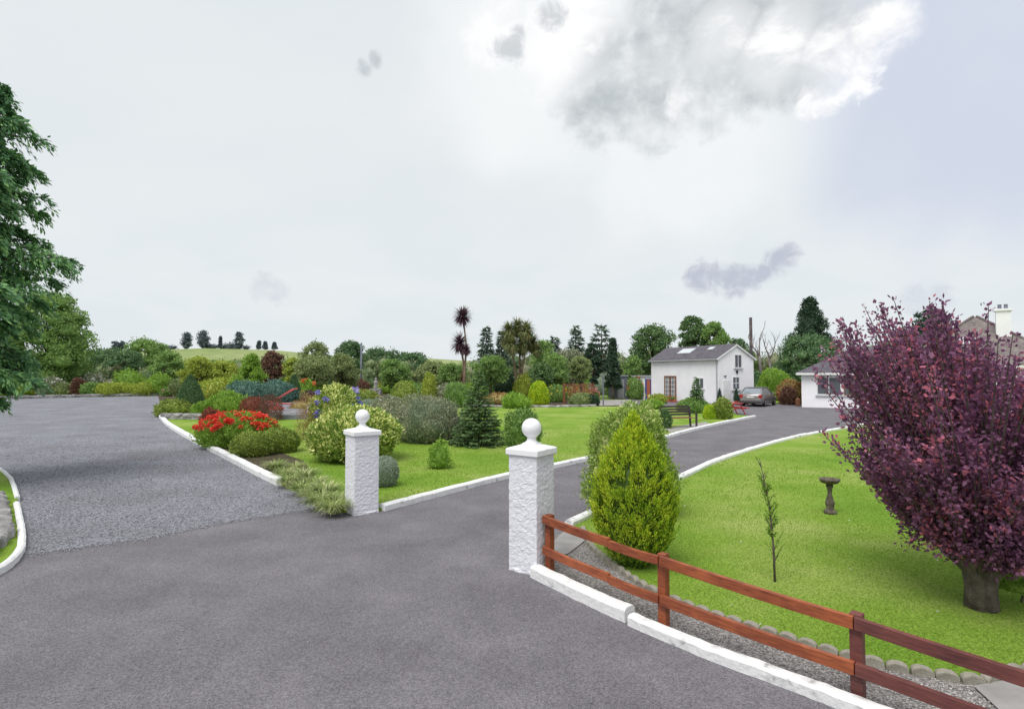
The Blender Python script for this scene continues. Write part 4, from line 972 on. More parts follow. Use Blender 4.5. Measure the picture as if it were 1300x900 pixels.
# pines on the hill
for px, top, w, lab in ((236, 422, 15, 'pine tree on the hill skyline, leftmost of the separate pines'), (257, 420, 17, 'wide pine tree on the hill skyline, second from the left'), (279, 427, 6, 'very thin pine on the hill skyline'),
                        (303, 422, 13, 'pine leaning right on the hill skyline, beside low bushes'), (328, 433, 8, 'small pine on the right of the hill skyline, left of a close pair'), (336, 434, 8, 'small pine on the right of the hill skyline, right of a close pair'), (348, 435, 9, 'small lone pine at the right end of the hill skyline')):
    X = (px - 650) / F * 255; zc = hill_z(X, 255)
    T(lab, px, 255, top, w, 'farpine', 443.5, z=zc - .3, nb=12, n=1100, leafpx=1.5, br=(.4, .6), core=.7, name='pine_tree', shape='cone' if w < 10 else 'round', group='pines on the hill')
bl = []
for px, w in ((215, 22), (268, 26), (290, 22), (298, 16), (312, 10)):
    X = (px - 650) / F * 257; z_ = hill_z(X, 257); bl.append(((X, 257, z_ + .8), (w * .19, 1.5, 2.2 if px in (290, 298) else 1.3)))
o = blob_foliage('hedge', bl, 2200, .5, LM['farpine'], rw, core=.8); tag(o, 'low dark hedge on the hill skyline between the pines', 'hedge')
bl = [((X_, 190, hill_z(X_, 190) + .2), (2.4, .8, .7)) for X_ in np.linspace(-108, -88, 12)]
o = blob_foliage('hedge', bl, 1500, .5, LM['mid'], rw, core=.8); tag(o, 'short line of scrub across the middle of the hill field', 'hedge')

# ------------------------------------------------------------------ big drooping conifer at the left
def drooping(label, X, Y, H, R0, n_br=150):
    rng = np.random.default_rng(3); root = empty('conifer_tree', (X, Y, 0), 0, label, 'conifer')
    mb = MB(); mb.tube([(0, 0, -.2), (.05, 0, H * .4), (0, .05, H * .97)], [.34, .2, .02], 10); mb.build('trunk', MT['bark'], root, True); Vs = []; br = MB()
    for i in range(n_br):
        t = (i + .5) / n_br; zc = 1.6 + (H - 1.7) * t ** 1.1; a = i * 2.39996 + rng.uniform(-.3, .3)
        Rm = np.interp(zc, [1.2, 1.9, 2.6, 3.5, 4.4, 5, 5.6, 7, 8.2, 9, 10.4], [1.0, 1.6, 2.2, 2.2, 2.5, 2.8, 2.3, 2.0, 1.9, 1.3, .25]) * (.80 + .09 * math.sin(zc * 5 + a))
        Lb = Rm * rng.uniform(.66, 1.06) + .1; s = np.linspace(0.05, 1, 16)
        dr = rng.uniform(.12, .34); zb = zc + .26 * Lb * s - dr * Lb * s ** 2 * 1.4 + .10 * Lb * np.clip(s - .7, 0, 1)
        aw = a + .12 * np.sin(s * 5 + i); bp = np.stack([np.cos(aw) * Lb * s, np.sin(aw) * Lb * s, zb], 1)
        br.tube([bp[0], bp[5], bp[10], bp[15]], [.05, .035, .02, .006], 5, False)
        side = np.array([-math.sin(a), math.cos(a), 0]); out = np.array([math.cos(a), math.sin(a), 0])
        # side sprays, each a small drooping twig covered in scale leaves
        ns = int(12 + 16 * Lb / R0)
        for k in range(ns):
            u = rng.uniform(.18, 1) ** .75; p = np.array([np.interp(u, s, bp[:, q]) for q in range(3)]); sg = rng.choice([-1, 1]); ls = Lb * rng.uniform(.16, .34) * (1.25 - u * .7)
            d0 = out * .7 + side * sg * rng.uniform(.3, 1.1) + np.array([0, 0, rng.uniform(-.1, .15)]); d0 /= np.linalg.norm(d0)
            m = 30; v = np.sort(rng.uniform(0, 1, m)); P = p + d0 * (v * ls)[:, None]; P[:, 2] -= (v ** 2) * ls * rng.uniform(.5, 1.1)
            P += rng.normal(size=(m, 3)) * .035; D = d0 + np.array([0, 0, -1.0]) * v[:, None] * 1.3 + rng.normal(size=(m, 3)) * .35
            Vs.append(leafquads(P, np.array([[0, 0, 1.]]).repeat(m, 0) + out * .8, .13, .06, rng, D, dj=.3, nj=.7))
    br.build('branches', MT['bark'], root, True); quads_obj('crown', np.concatenate(Vs), LM['cedar'], root)
lc = AT(-85, 475, 12); drooping('tall drooping green conifer filling the left frame edge', lc.x, 12, 10.6, 3.25, 240)

# ------------------------------------------------------------------ purple-leaved tree at the right
def purple_tree():
    rng = np.random.default_rng(21); b = G(1246, 778); root = empty('purple_tree', (b.x, b.y, .05), 0, 'rounded purple-leaved tree with short thick trunk on the right lawn', 'tree')
    mb = MB(); mb.tube([(0, 0, -.1), (.01, 0, .06), (0, 0, .2), (.02, .02, .42)], [.17, .14, .12, .10], 12); k = 10
    for i in range(7):
        a = i / 7 * 6.28 + .3; q_ = .8 + .4 * rng.random(); mb.tube([(math.cos(a) * .07, math.sin(a) * .07, -.05), (math.cos(a) * .075, math.sin(a) * .075, .2), (math.cos(a) * .11 * q_, math.sin(a) * .11 * q_, .48), (math.cos(a + .2) * .30 * q_, math.sin(a + .2) * .30 * q_, .95)], [.095, .07, .06, .03], 8)
    mb.build('trunk', MT['bark'], root, True); br = MB(); Vs = []
    c = np.array([.30, .12, 1.86]); rad = np.array([1.62, 1.55, 1.46])
    for i in range(780):
        d = rng.normal(size=3); d /= (np.abs(d) ** 2.7).sum() ** (1 / 2.7)
        if d[2] < -.93: continue
        up_ = .5 + .5 * d[2]
        e = c + d * rad * (.5 + .5 * rng.random() ** .6) * np.array([.62 + .38 * min(1, up_ * 2.1), .62 + .38 * min(1, up_ * 2.1), 1]) * (.93 + .10 * rng.random() ** 3)
        if d[0] < -.1 and d[2] > .3: e += np.array([-.06, 0, .12]) * rng.random() ** 2
        if d[2] > .15 and e[0] < .1: e[2] += .30 * min(1, (.1 - e[0]) * 1.6); e[0] -= .10 * d[2]
        e[2] = min(e[2], np.interp(e[0], [-1.5, -1.2, -.8, -.35, .1, .8, 1.6], [2.95, 3.34, 3.28, 2.90, 2.62, 2.52, 2.4]) + .12 * rng.random() - .25 * rng.random() ** 2)
        if e[2] < .42: e[2] = .42 + rng.random() * .3
        st = np.array([d[0] * .12, d[1] * .12, .35 + .25 * rng.random()]); m1 = st * .45 + e * .55 - np.array([0, 0, .22]) * (1 - abs(d[2])) - (np.array([d[0], d[1], 0]) * .12)
        s = np.linspace(0, 1, 14)[:, None]; Pb = (1 - s) ** 2 * st + 2 * s * (1 - s) * m1 + s ** 2 * e
        br.tube([Pb[0], Pb[4], Pb[9], Pb[13]], [.022, .015, .009, .003], 5, False)
        n_ = int(rng.integers(110, 190)); u = rng.uniform(.25, 1, n_) ** .7; P = np.stack([np.interp(u, s[:, 0], Pb[:, q]) for q in range(3)], 1)
        tw = unit(rng.normal(size=(n_, 3)) + (e - m1) * .8) * (rng.uniform(.02, .17, n_) * (1.25 - .85 * u))[:, None]; P = P + tw
        D = unit(tw) + (e - m1) * .8; Nr = rng.normal(size=(n_, 3)) + np.array([0, 0, .8]) + d * .5
        sz = rng.uniform(.7, 1.25); Vs.append(leafquads(P, Nr, .048 * sz, .033 * sz, rng, D, dj=1.0, nj=.8, fold=.12))
    for i in range(70):                          # low skirt round the top of the trunk
        a = rng.uniform(0, 6.283); rr_ = rng.uniform(.25, .72); e = np.array([math.cos(a) * rr_, math.sin(a) * rr_, rng.uniform(.42, .62) + rr_ * .22]); st = np.array([0, 0, .62]) + e * [.1, .1, 0]; u = rng.uniform(.1, 1, 90)[:, None]
        P = st + (e - st) * u + np.array([0, 0, .18]) * np.sin(u * 3.1) + rng.normal(size=(90, 3)) * .05; Vs.append(leafquads(P, rng.normal(size=(90, 3)) + [0, 0, .8], .050, .034, rng, np.tile(e - st, (90, 1)), dj=1.2, fold=.12))
    br.build('branches', MT['bark'], root, True); quads_obj('crown', np.concatenate(Vs), LM['purple'], root)
purple_tree()

# ------------------------------------------------------------------ lime cypress at the fence
def cypress():
    rng = np.random.default_rng(8); b = G(805, 722); root = empty('cypress_shrub', (b.x, b.y, .02), 0, 'bright lime green egg-shaped cypress behind the fence by the right gate pillar', 'shrub')
    H = AT(805, 527, b.y).z - .02; Rm = .535; mb = MB()
    for i in range(5): a = i * 1.3; mb.tube([(math.cos(a) * .03, math.sin(a) * .03, -.03), (math.cos(a) * .07, math.sin(a) * .07, .3), (math.cos(a) * .2, math.sin(a) * .2, .6)], [.035, .025, .015], 6)
    mb.build('stem', MT['bark'], root, True)
    prof = lambda t: np.interp(t, [0, .03, .08, .2, .35, .5, .65, .8, .9, .96, 1], [.25, .45, .66, .93, 1, .96, .80, .52, .30, .16, .03])
    Vs = []; Vd = []; n = 1650
    for i in range(n):
        t = rng.uniform(.0, 1) ** .92; a = rng.uniform(0, 6.283)
        lu = 1 + .05 * math.sin(a * 7 + t * 9) + .04 * math.sin(a * 13 - t * 14); r = prof(t) * Rm * lu * (1 - .14 * rng.random() ** 2)
        z0_ = .14 + t * (H - .16); L_ = rng.uniform(.17, .34) * (1 - .25 * t); out = np.array([math.cos(a), math.sin(a), 0]); side = np.array([-math.sin(a), math.cos(a), 0])
        ax = out * (.30 + .25 * (1 - t)) + np.array([0, 0, 1.0]) + side * rng.uniform(-.2, .2); ax /= np.linalg.norm(ax)
        base_ = out * (r - .09) + np.array([0, 0, z0_ - L_ * .65])
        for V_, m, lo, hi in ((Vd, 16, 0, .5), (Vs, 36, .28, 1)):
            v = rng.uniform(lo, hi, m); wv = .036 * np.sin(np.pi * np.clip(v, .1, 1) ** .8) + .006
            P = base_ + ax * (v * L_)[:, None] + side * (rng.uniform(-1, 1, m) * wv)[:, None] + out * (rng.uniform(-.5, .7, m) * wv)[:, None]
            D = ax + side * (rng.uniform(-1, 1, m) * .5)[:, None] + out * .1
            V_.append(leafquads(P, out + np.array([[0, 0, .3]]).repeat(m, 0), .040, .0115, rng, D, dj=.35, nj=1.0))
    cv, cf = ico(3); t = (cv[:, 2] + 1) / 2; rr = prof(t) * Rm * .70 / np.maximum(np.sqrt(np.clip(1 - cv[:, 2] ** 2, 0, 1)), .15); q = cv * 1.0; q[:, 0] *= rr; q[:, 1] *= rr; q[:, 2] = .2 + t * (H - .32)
    quads_obj('foliage', np.concatenate(Vs), LM['lime'], root); quads_obj('older_foliage_shade', np.concatenate(Vd), LM['limedark'], root); meshobj('inner_foliage', [tuple(v) for v in q], [tuple(int(x) for x in f) for f in cf], LM['limedark'], root)  # older leaves and core coloured dark, as painted shade in the gaps
cypress()
S = shrub
S('tall leafy shrub with cream-tipped leaves directly behind the lime cypress', 801, 655, 112, 517, 'greencream', 'bullet', n=11000, leafpx=5.5, lumpy=.16, stem=.08, fluff=.2, asp=.45)

# ------------------------------------------------------------------ shrubs near the pillars
S('large rounded yellow-and-green variegated bush behind the left gate pillar', 450, 586, 104, 519, 'varieg', 'round', n=9000, leafpx=5.2, lumpy=.10, stem=.1)
S('silvery clipped ball shrub just right of the left gate pillar', 487, 620, 36, 580, 'silver', 'ball', n=3500, leafpx=2.6, lumpy=.04, fluff=.08)
S('small bright green young shrub alone on the lawn between the gate pillars', 558, 597, 27, 561, 'fresh', 'bullet', n=700, leafpx=4.5, lumpy=.25, fluff=.4, stem=.12)
S('wide grey-green brown-tinted bush on the lawn left of the spruce', 543, 562, 90, 503, 'greygreen', 'round', n=9000, leafpx=4, lumpy=.16, fluff=.22, updir=1.2, asp=.3)
S('dark green leafy shrub half hidden by the ball of the right gate pillar', 664, 572, 44, 521, 'mid', 'round', n=2600, leafpx=5, lumpy=.2, fluff=.3, stem=.1)
S('yellow-green hydrangea bush with blue and violet flowers behind the variegated bush', 425, 556, 58, 491, 'varieg', 'round', n=4500, leafpx=4.6, flowers=('blue', 22, 9, .4, .85, True))
S('small shrub with violet flower heads next to the hydrangea bush', 446, 540, 18, 497, 'fresh', 'round', n=900, leafpx=4, flowers=('lilac', 8, 9.5, .45, .95, True))
S('bushy plant covered in red flowers beside the gravel drive', 300, 568, 84, 526, 'fresh', 'round', n=4500, leafpx=4.5, lumpy=.12, flowers=('red', 92, 7.2, .55, 1.0, True), cat='flowering plant', name='flowering_plant', dist=None)
S('second small clump of red flowers reaching right over the lawn', 338, 560, 26, 534, 'fresh', 'round', n=900, leafpx=4, flowers=('red', 14, 6.5, .5, 1.0, True), cat='flowering plant', name='flowering_plant')
S('rounded clipped low hedge bush, yellowish, right behind the kerb', 319, 581, 46, 549, 'hedge', 'round', n=4500, leafpx=3, lumpy=.12, fluff=.1)
S('clipped low green hedge bush at the inner end by the lawn', 352, 576, 50, 545, 'hedge', 'round', n=5000, leafpx=3, lumpy=.12, fluff=.1)
S('orange-green feathery plant standing alone left of the variegated bush', 388, 560, 28, 500, 'rust', 'bullet', n=700, leafpx=6, asp=.10, fluff=.5, updir=3, lumpy=.3, stem=.02, core=0)
S('dark red leafy plant behind the red flowers at the kerb side', 267, 551, 22, 520, 'redleaf', 'round', n=900, leafpx=4)
S('red-leaved maple bush on the low stone wall', 322, 533, 32, 505, 'redleaf', 'round', n=1500, leafpx=3.5, asp=.3)
S('brown feathery grass tuft next to the red-leaved maple bush', 343, 535, 30, 503, 'brownred', 'bullet', n=1300, leafpx=4.5, asp=.15, updir=2.5, core=0)
S('tall clipped green cone conifer at the top of the gravel drive', 241, 527, 36, 476, 'dark', 'cone', n=6000, leafpx=2.2, lumpy=.04, fluff=.06, name='cone_conifer', cat='conifer')
S('narrow clipped cone conifer behind the red plough', 373, 514, 20, 475, 'dark', 'cone', n=3000, leafpx=2, lumpy=.04, fluff=.06, name='cone_conifer', cat='conifer')
S('smallest dark cone conifer above the hydrangea bush', 420, 503, 13, 479, 'dark', 'cone', n=1600, leafpx=1.8, lumpy=.05, fluff=.06, name='cone_conifer', cat='conifer')
S('low bluish juniper mound, its left half, behind the stone terrace', 314, 515, 54, 486, 'blue', 'round', n=3800, leafpx=3, updir=.2, lumpy=.18)
S('low bluish juniper mound, its right half, behind the red plough', 350, 515, 46, 485, 'blue', 'round', n=3300, leafpx=3, lumpy=.18)
S('bright green leafy bush right of the tall clipped cone', 288, 530, 46, 500, 'fresh', 'round', n=2200, leafpx=4.2, lumpy=.25, fluff=.3)
S('small bright green bush touching the foot of the tall clipped cone', 259, 531, 24, 511, 'fresh', 'round', n=900, leafpx=4, lumpy=.25)
S('low yellow-green plant at the inner corner of the gravel drive', 219, 529, 38, 509, 'hedge', 'round', n=1700, leafpx=3.4, lumpy=.25)
S('yellow flowering bush behind the bright green leafy bush', 277, 512, 60, 482, 'yellowgreen', 'round', n=2600, leafpx=3.6, lumpy=.2, flowers=('yellow', 26, 2.6, .4, 1, False))
S('pink-flowered rose bush below the hill', 268, 498, 16, 474, 'mid', 'bullet', n=600, leafpx=3, flowers=('pink', 9, 4, .6, 1, True))
S('orange-red flowering plant right of the narrow cone conifer', 388, 510, 24, 483, 'fresh', 'round', n=900, leafpx=3.5, flowers=('orange', 14, 4.2, .55, 1, True))
S('golden grassy plant at the right end of the terrace', 383, 524, 30, 510, 'rust', 'round', n=900, leafpx=3.5, asp=.2)
S('dark purple round-headed plant right of the narrow cone conifer', 392, 520, 17, 497, 'cordy', 'ball', n=800, leafpx=3)
S('long flat green hedge plant behind the hydrangea bush', 462, 517, 40, 496, 'hedge', 'round', n=1500, leafpx=3.2, flowers=('orange', 8, 2.6, .5, 1, False))
S('clipped dome-shaped green bush left of the spruce', 513, 524, 42, 484, 'hedge', 'mound', n=4500, leafpx=2.4, lumpy=.04, fluff=.07)
S('white-flowered grey shrub in front of the clipped dome', 492, 534, 40, 503, 'greygreen', 'round', n=1700, leafpx=3.2, flowers=('white', 30, 2.6, .4, 1, False))
S('pale variegated low shrub right of the hydrangea flowers', 488, 548, 36, 522, 'greygreen', 'round', n=1700, leafpx=3.2)
S('white-edged dark leaf shrub beside the dome', 470, 530, 26, 508, 'silver', 'round', n=900, leafpx=3.4)
S('red-brown low plants left of the stone figure', 450, 501, 34, 481, 'brownred', 'round', n=1000, leafpx=3, flowers=('orange', 7, 2.4, .6, 1, False))
S('red and green low plant right of the stone figure', 492, 500, 30, 484, 'fresh', 'round', n=900, leafpx=3, flowers=('red', 14, 2.4, .6, 1, False))
S('yellow-topped narrow shrub behind the wide grey-green bush', 545, 512, 18, 474, 'yellowgreen', 'bullet', n=1100, leafpx=3)
S('green shrub behind the small garden ornament', 530, 508, 28, 488, 'mid', 'round', n=1100, leafpx=3)
S('green shrub left of the spruce top', 582, 518, 34, 486, 'mid', 'round', n=1600, leafpx=3.3, lumpy=.2)
S('white-flowered plant behind the spruce', 566, 510, 26, 488, 'greygreen', 'round', n=900, leafpx=3, flowers=('white', 20, 2.2, .4, 1, False))
S('fresh green plant right of the spruce', 604, 506, 30, 486, 'fresh', 'round', n=900, leafpx=3.2)
S('dark rounded bush left of the shaggy palm trunks', 640, 505, 25, 472, 'deep', 'ball', n=2200, leafpx=2.8, lumpy=.08)
S('rust-brown low plant in front of the dark rounded bush', 633, 514, 36, 500, 'rust', 'round', n=900, leafpx=3)
S('low bright leafy plant at the foot of the shaggy palm', 655, 519, 34, 501, 'fresh', 'round', n=1100, leafpx=3.6, lumpy=.25)
S('light green flowering shrub behind the lime cone', 672, 508, 36, 476, 'yellowgreen', 'round', n=2200, leafpx=3.4)
S('clipped lime green cone shrub at the far edge of the big lawn', 684, 515, 26, 484, 'lime', 'bullet', n=4500, leafpx=2, lumpy=.02, fluff=.05, name='cone_shrub')
S('green shrub with yellow flowers right of the lime cone', 706, 511, 26, 490, 'mid', 'round', n=1100, leafpx=3, flowers=('yellow', 16, 2.6, .4, 1, False))
S('orange-red massed plant inside the garden arch', 733, 508, 36, 492, 'rust', 'round', n=1200, leafpx=3, flowers=('red', 18, 2.2, .5, 1, False))
S('brownish plant in front of the garden arch', 737, 516, 28, 500, 'olive', 'round', n=1000, leafpx=3)
S('dark clipped low bush at the right end of the stone border', 751, 516, 19, 502, 'deep', 'round', n=1200, leafpx=2.4, lumpy=.05)
S('pink domed flowering bush behind the dark clipped low bush', 753, 508, 14, 494, 'mid', 'round', n=500, leafpx=2.6, flowers=('pink', 26, 3.2, .3, 1, True))
S('silvery spiky shrub left of the white annex', 763, 501, 30, 474, 'silver', 'round', n=1600, leafpx=3.4, asp=.2, updir=1)
S('mid-green garden shrub left of the annex', 790, 505, 36, 484, 'mid', 'round', n=1500, leafpx=3.2, flowers=('yellow', 10, 2.4, .5, 1, False))
S('red and green shrub against the annex wall', 808, 507, 22, 480, 'mid', 'round', n=900, leafpx=3, flowers=('red', 9, 3, .4, 1, False))
S('low green plant behind the cream-tipped shrub, near the bench', 828, 520, 26, 508, 'fresh', 'round', n=700, leafpx=3)
S('dark blue-green small shrub at the left arm of the bench', 843, 545, 17, 520, 'spruce', 'round', n=1200, leafpx=3)
S('yellow-green low plant below the brown glazed door', 836, 512, 20, 501, 'yellowgreen', 'round', n=700, leafpx=2.8)
S('rounded low green bush at the foot of the young spruce by the house', 882, 525, 32, 506, 'mid', 'round', n=1800, leafpx=3)
S('bright green low bush in front of the brown glazed door', 870, 523, 20, 509, 'hedge', 'round', n=1000, leafpx=2.8)
S('small lime-gold clipped cone shrub on the lawn near the picnic table', 901, 533, 15, 514, 'lime', 'bullet', n=1500, leafpx=2, lumpy=.03, fluff=.06)
S('green rounded shrub left of the red picnic table', 917, 533, 22, 507, 'hedge', 'round', n=1900, leafpx=3, lumpy=.15)
S('round bright green shrub behind the parked car', 983, 503, 38, 469, 'fresh', 'round', n=3200, leafpx=3, lumpy=.1, dist=52)
S('dark green bush between the house gable and the round bright shrub', 963, 500, 24, 474, 'dark', 'round', n=1400, leafpx=3, dist=54)
S('red and green mixed shrub left of the bungalow corner', 1003, 511, 30, 484, 'rust', 'round', n=2000, leafpx=3.2, flowers=('red', 16, 3, .3, 1, False), dist=46)
S('dark brown-red hedge beside the bungalow wall', 1000, 512, 16, 492, 'brownred', 'round', n=900, leafpx=3, dist=45)
S('yellow-flowered leafy shrub behind the purple tree trunk', 1275, 650, 90, 585, 'mid', 'round', n=4000, leafpx=6, lumpy=.2, flowers=('yellow', 16, 8, .5, 1, True), z=.05)
S('green leafy shoots beside the purple tree trunk at the right frame edge', 1296, 765, 50, 690, 'fresh', 'bullet', n=900, leafpx=8, fluff=.5, lumpy=.3, stem=.2, z=.05)
# lawn patch behind the car
sheet('lawn', [G(975, 512), G(1000, 513), G(1006, 500), G(965, 500)], .05, MT['lawn'])
sheet('lawn', [G(862, 534), G(878, 537), G(935, 527), G(925, 522), G(905, 519), G(866, 520)], .075, MT['lawn'])

# far-left border plants beyond the gravel
for px, top, w, mat, fl, lab in ((10, 484, 40, 'yellowgreen', None, 'yellow-green shrub in the far left border, under the drooping conifer'), (44, 486, 36, 'yellowgreen', None, 'bright yellow-green shrub in the far left border, below the large leafy tree'),
        (66, 481, 26, 'greygreen', ('white', 30, 3, .4, 1, False), 'white-flowered shrub in the far left border'), (80, 487, 24, 'olive', None, 'olive low shrub in the far left border'),
        (100, 481, 15, 'brownred', None, 'dark rusty shrub in the far left border'), (119, 475, 30, 'greygreen', ('white', 46, 2.8, .5, 1, False), 'tall white-flowered bush in the far left border'), (117, 486, 22, 'mid', None, 'green bush in front of the tall white-flowered bush'),
        (139, 487, 26, 'yellowgreen', None, 'low yellow-green clump right of the white-flowered bush'), (165, 470, 34, 'fresh', None, 'bright green large-leaved shrub left of the clipped cone conifer, further away'), (158, 488, 34, 'yellowgreen', None, 'low lime clump in the middle of the far left border'),
        (182, 487, 30, 'yellowgreen', None, 'low lime clump near the right end of the far left border'), (202, 476, 28, 'fresh', None, 'tall fresh green shrub near the right end of the far left border'), (217, 493, 20, 'mid', ('pink', 14, 3, .4, 1, False), 'small pink-flowered plant at the right end of the far left border'), (228, 482, 22, 'olive', None, 'olive shrub just behind the tall clipped cone conifer')):
    Y = 62 if w < 30 else 64; S(lab, px, 505, w, top, mat, 'round', n=1500, leafpx=2.8, lumpy=.25, flowers=fl, dist=Y + (3 if top < 480 else 0), fluff=.25)
# extra mid-garden filling, each its own plant
fill = [(436, 505, 24, 486, 'dark', 'dark low bush under the pale airy tree'), (404, 507, 24, 486, 'fresh', 'fresh green low bush above the hydrangea, left side'), (365, 503, 24, 478, 'fresh', 'light green bush left of the narrow cone conifer'), (334, 502, 30, 474, 'olive', 'olive bush behind the bluish juniper'),
        (300, 502, 26, 478, 'dark', 'dark bush behind the bluish juniper, further left'), (555, 502, 26, 480, 'mid', 'soft green bush behind the wide grey-green bush'), (590, 500, 26, 478, 'olive', 'olive bush under the purple palm'), (618, 500, 24, 480, 'mid', 'green bush right of the purple palm'),
        (660, 500, 22, 478, 'olive', 'olive undergrowth between the palm trunks and the light green shrub'), (720, 500, 30, 482, 'mid', 'green bush behind the garden arch, left side'), (745, 500, 26, 480, 'fresh', 'fresh green bush behind the garden arch, right side'), (775, 498, 26, 484, 'dark', 'dark bush below the tall black-green cone tree'), (800, 500, 20, 482, 'olive', 'olive bush left of the annex'), (515, 500, 24, 482, 'fresh', 'fresh green bush left behind the dome')]
for px, base, w, top, mat, lab in fill: S(lab, px, base, w, top, mat, n=1200, leafpx=2.9, lumpy=.25, fluff=.25)

# spruces
whorl_conifer('spreading young spruce on the lawn with layered dark branches', 608, G(608, 567).y, 468, 76, 'spruce', levels=22, per=13, needle=.075, dens=120, z0f=.03, droop=.12, rise=.12, prof=.85, name='spruce_tree')
whorl_conifer('small thin spruce in front of the white house window', 884, G(884, 525).y, 477, 27, 'spruce', levels=14, per=9, needle=.13, dens=70, z0f=.15, droop=.1, rise=.15, name='spruce_tree')

# sapling on the right lawn
rs = np.random.default_rng(4); b = G(984, 745); rt = empty('sapling', (b.x, b.y, .05), 0, 'thin young sapling with sparse small leaves on the right lawn behind the fence', 'sapling'); H = AT(966, 582, b.y).z - .05; mb = MB()
mb.tube([(0, 0, -.05), (-.01, 0, .4), (-.05, 0, .9), (-.16, .0, H)], [.014, .012, .009, .003], 6); Vs = []
for i in range(46):
    t = rs.uniform(.12, .97); x = np.interp(t * H, [0, .4, .9, H], [0, -.01, -.05, -.16]); a = rs.uniform(0, 6.28); l_ = rs.uniform(.08, .24) * (1.15 - t * .6); p0 = np.array([x, 0, t * H]); d = np.array([math.cos(a) * .55, math.sin(a) * .55, 1.0]); p1 = p0 + d * l_
    mb.tube([p0, (p0 + p1) / 2 + [0, 0, .01], p1], [.004, .003, .0015], 4, False)
    m = 16 if .25 < t < .8 else 4; u = rs.uniform(.2, 1, m)[:, None]; Vs.append(leafquads(p0 + (p1 - p0) * u, rs.normal(size=(m, 3)), .038, .018, rs, np.tile(d, (m, 1)), dj=1.4))
mb.build('trunk', MT['bark'], rt, True); quads_obj('foliage', np.concatenate(Vs), LM['fresh'], rt)

# cabbage palms
def strap_ball(rng, c, r, n, w=.06, down=.3, Vs=None, segs=3):
    for i in range(n):
        d = rng.normal(size=3); d[2] = d[2] * .9 + .25; d /= np.linalg.norm(d); L_ = r * rng.uniform(.75, 1.1); p = np.array(c, float); s = np.cross(d, [0, 0, 1.]); s /= max(np.linalg.norm(s), 1e-6); dd = d.copy()
        for k in range(segs):
            w0 = w * (1 - k / segs) ** .6; w1 = w * (1 - (k + 1) / segs) ** .6 * (k < segs - 1); q = p + dd * L_ / segs; Vs.append(np.array([p - s * w0 / 2, p + s * w0 / 2, q + s * w1 / 2, q - s * w1 / 2])); p = q; dd = dd + np.array([0, 0, -down]); dd /= np.linalg.norm(dd)
def palm(label, px, base, heads, mat, trunks, r_px, n=150, w=.05, down=.25, name='cabbage_palm', Y=None, hang=0):
    rng = np.random.default_rng(int(px)); Y = Y or G(px, base).y; k = Y / F; X = AT(px, 475, Y).x; root = empty(name, (X, Y, 0), 0, label, 'palm'); mb = MB(); Vs = []
    for tr in trunks: mb.tube([((x - px) * k, dy, AT(px, y, Y).z) for x, y, dy in tr], [.10 * Y / 40 * max(.5, 1 - .15 * i) for i in range(len(tr))], 8)
    mb.build('trunk', MT['palmbark'], root, True)
    for hx_, hy_, rp, dy in heads:
        c = ((hx_ - px) * k, dy, AT(px, hy_, Y).z); strap_ball(rng, c, rp * k, n, w, down, Vs)
        if hang: strap_ball(rng, (c[0], c[1], c[2] - rp * k * .3), rp * k * .9, n // 2, w, down * 3, Vs, 4)
    quads_obj('crown', np.array(Vs), LM[mat], root)
palm('tall dark purple cabbage palm with two spiky heads on thin trunks', 590, 512, [(587, 402, 17, 0), (583, 436, 17, .4), (592, 445, 9, -.3)], 'cordy', [[(588, 514, 0), (590, 470, 0), (592, 440, 0), (588, 405, 0)], [(589, 490, .1), (588, 460, .2), (584, 438, .4)]], 17, n=420, w=.11)
palm('small purple spiky palm low in front of the tall purple palm', 587, 506, [(587, 480, 10, 0)], 'brownred', [[(587, 507, 0), (587, 482, 0)]], 10, n=150, w=.05)
heads = [(646, 420, 15, 0), (657, 414, 15, .6), (668, 420, 16, -.5), (676, 434, 15, .5), (650, 438, 15, -.8), (663, 436, 16, 0), (642, 432, 11, .9), (682, 444, 10, 0)]
palm('big shaggy green cabbage palm with several thick trunks', 660, 508, heads, 'palm', [[(656, 510, 0), (655, 480, 0), (650, 440, -.6), (646, 425, 0)], [(660, 510, .3), (662, 475, .2), (667, 445, -.3), (668, 424, -.4)], [(658, 508, .1), (660, 470, .3), (660, 430, .5)]], 16, n=380, w=.15, hang=1, down=.35)
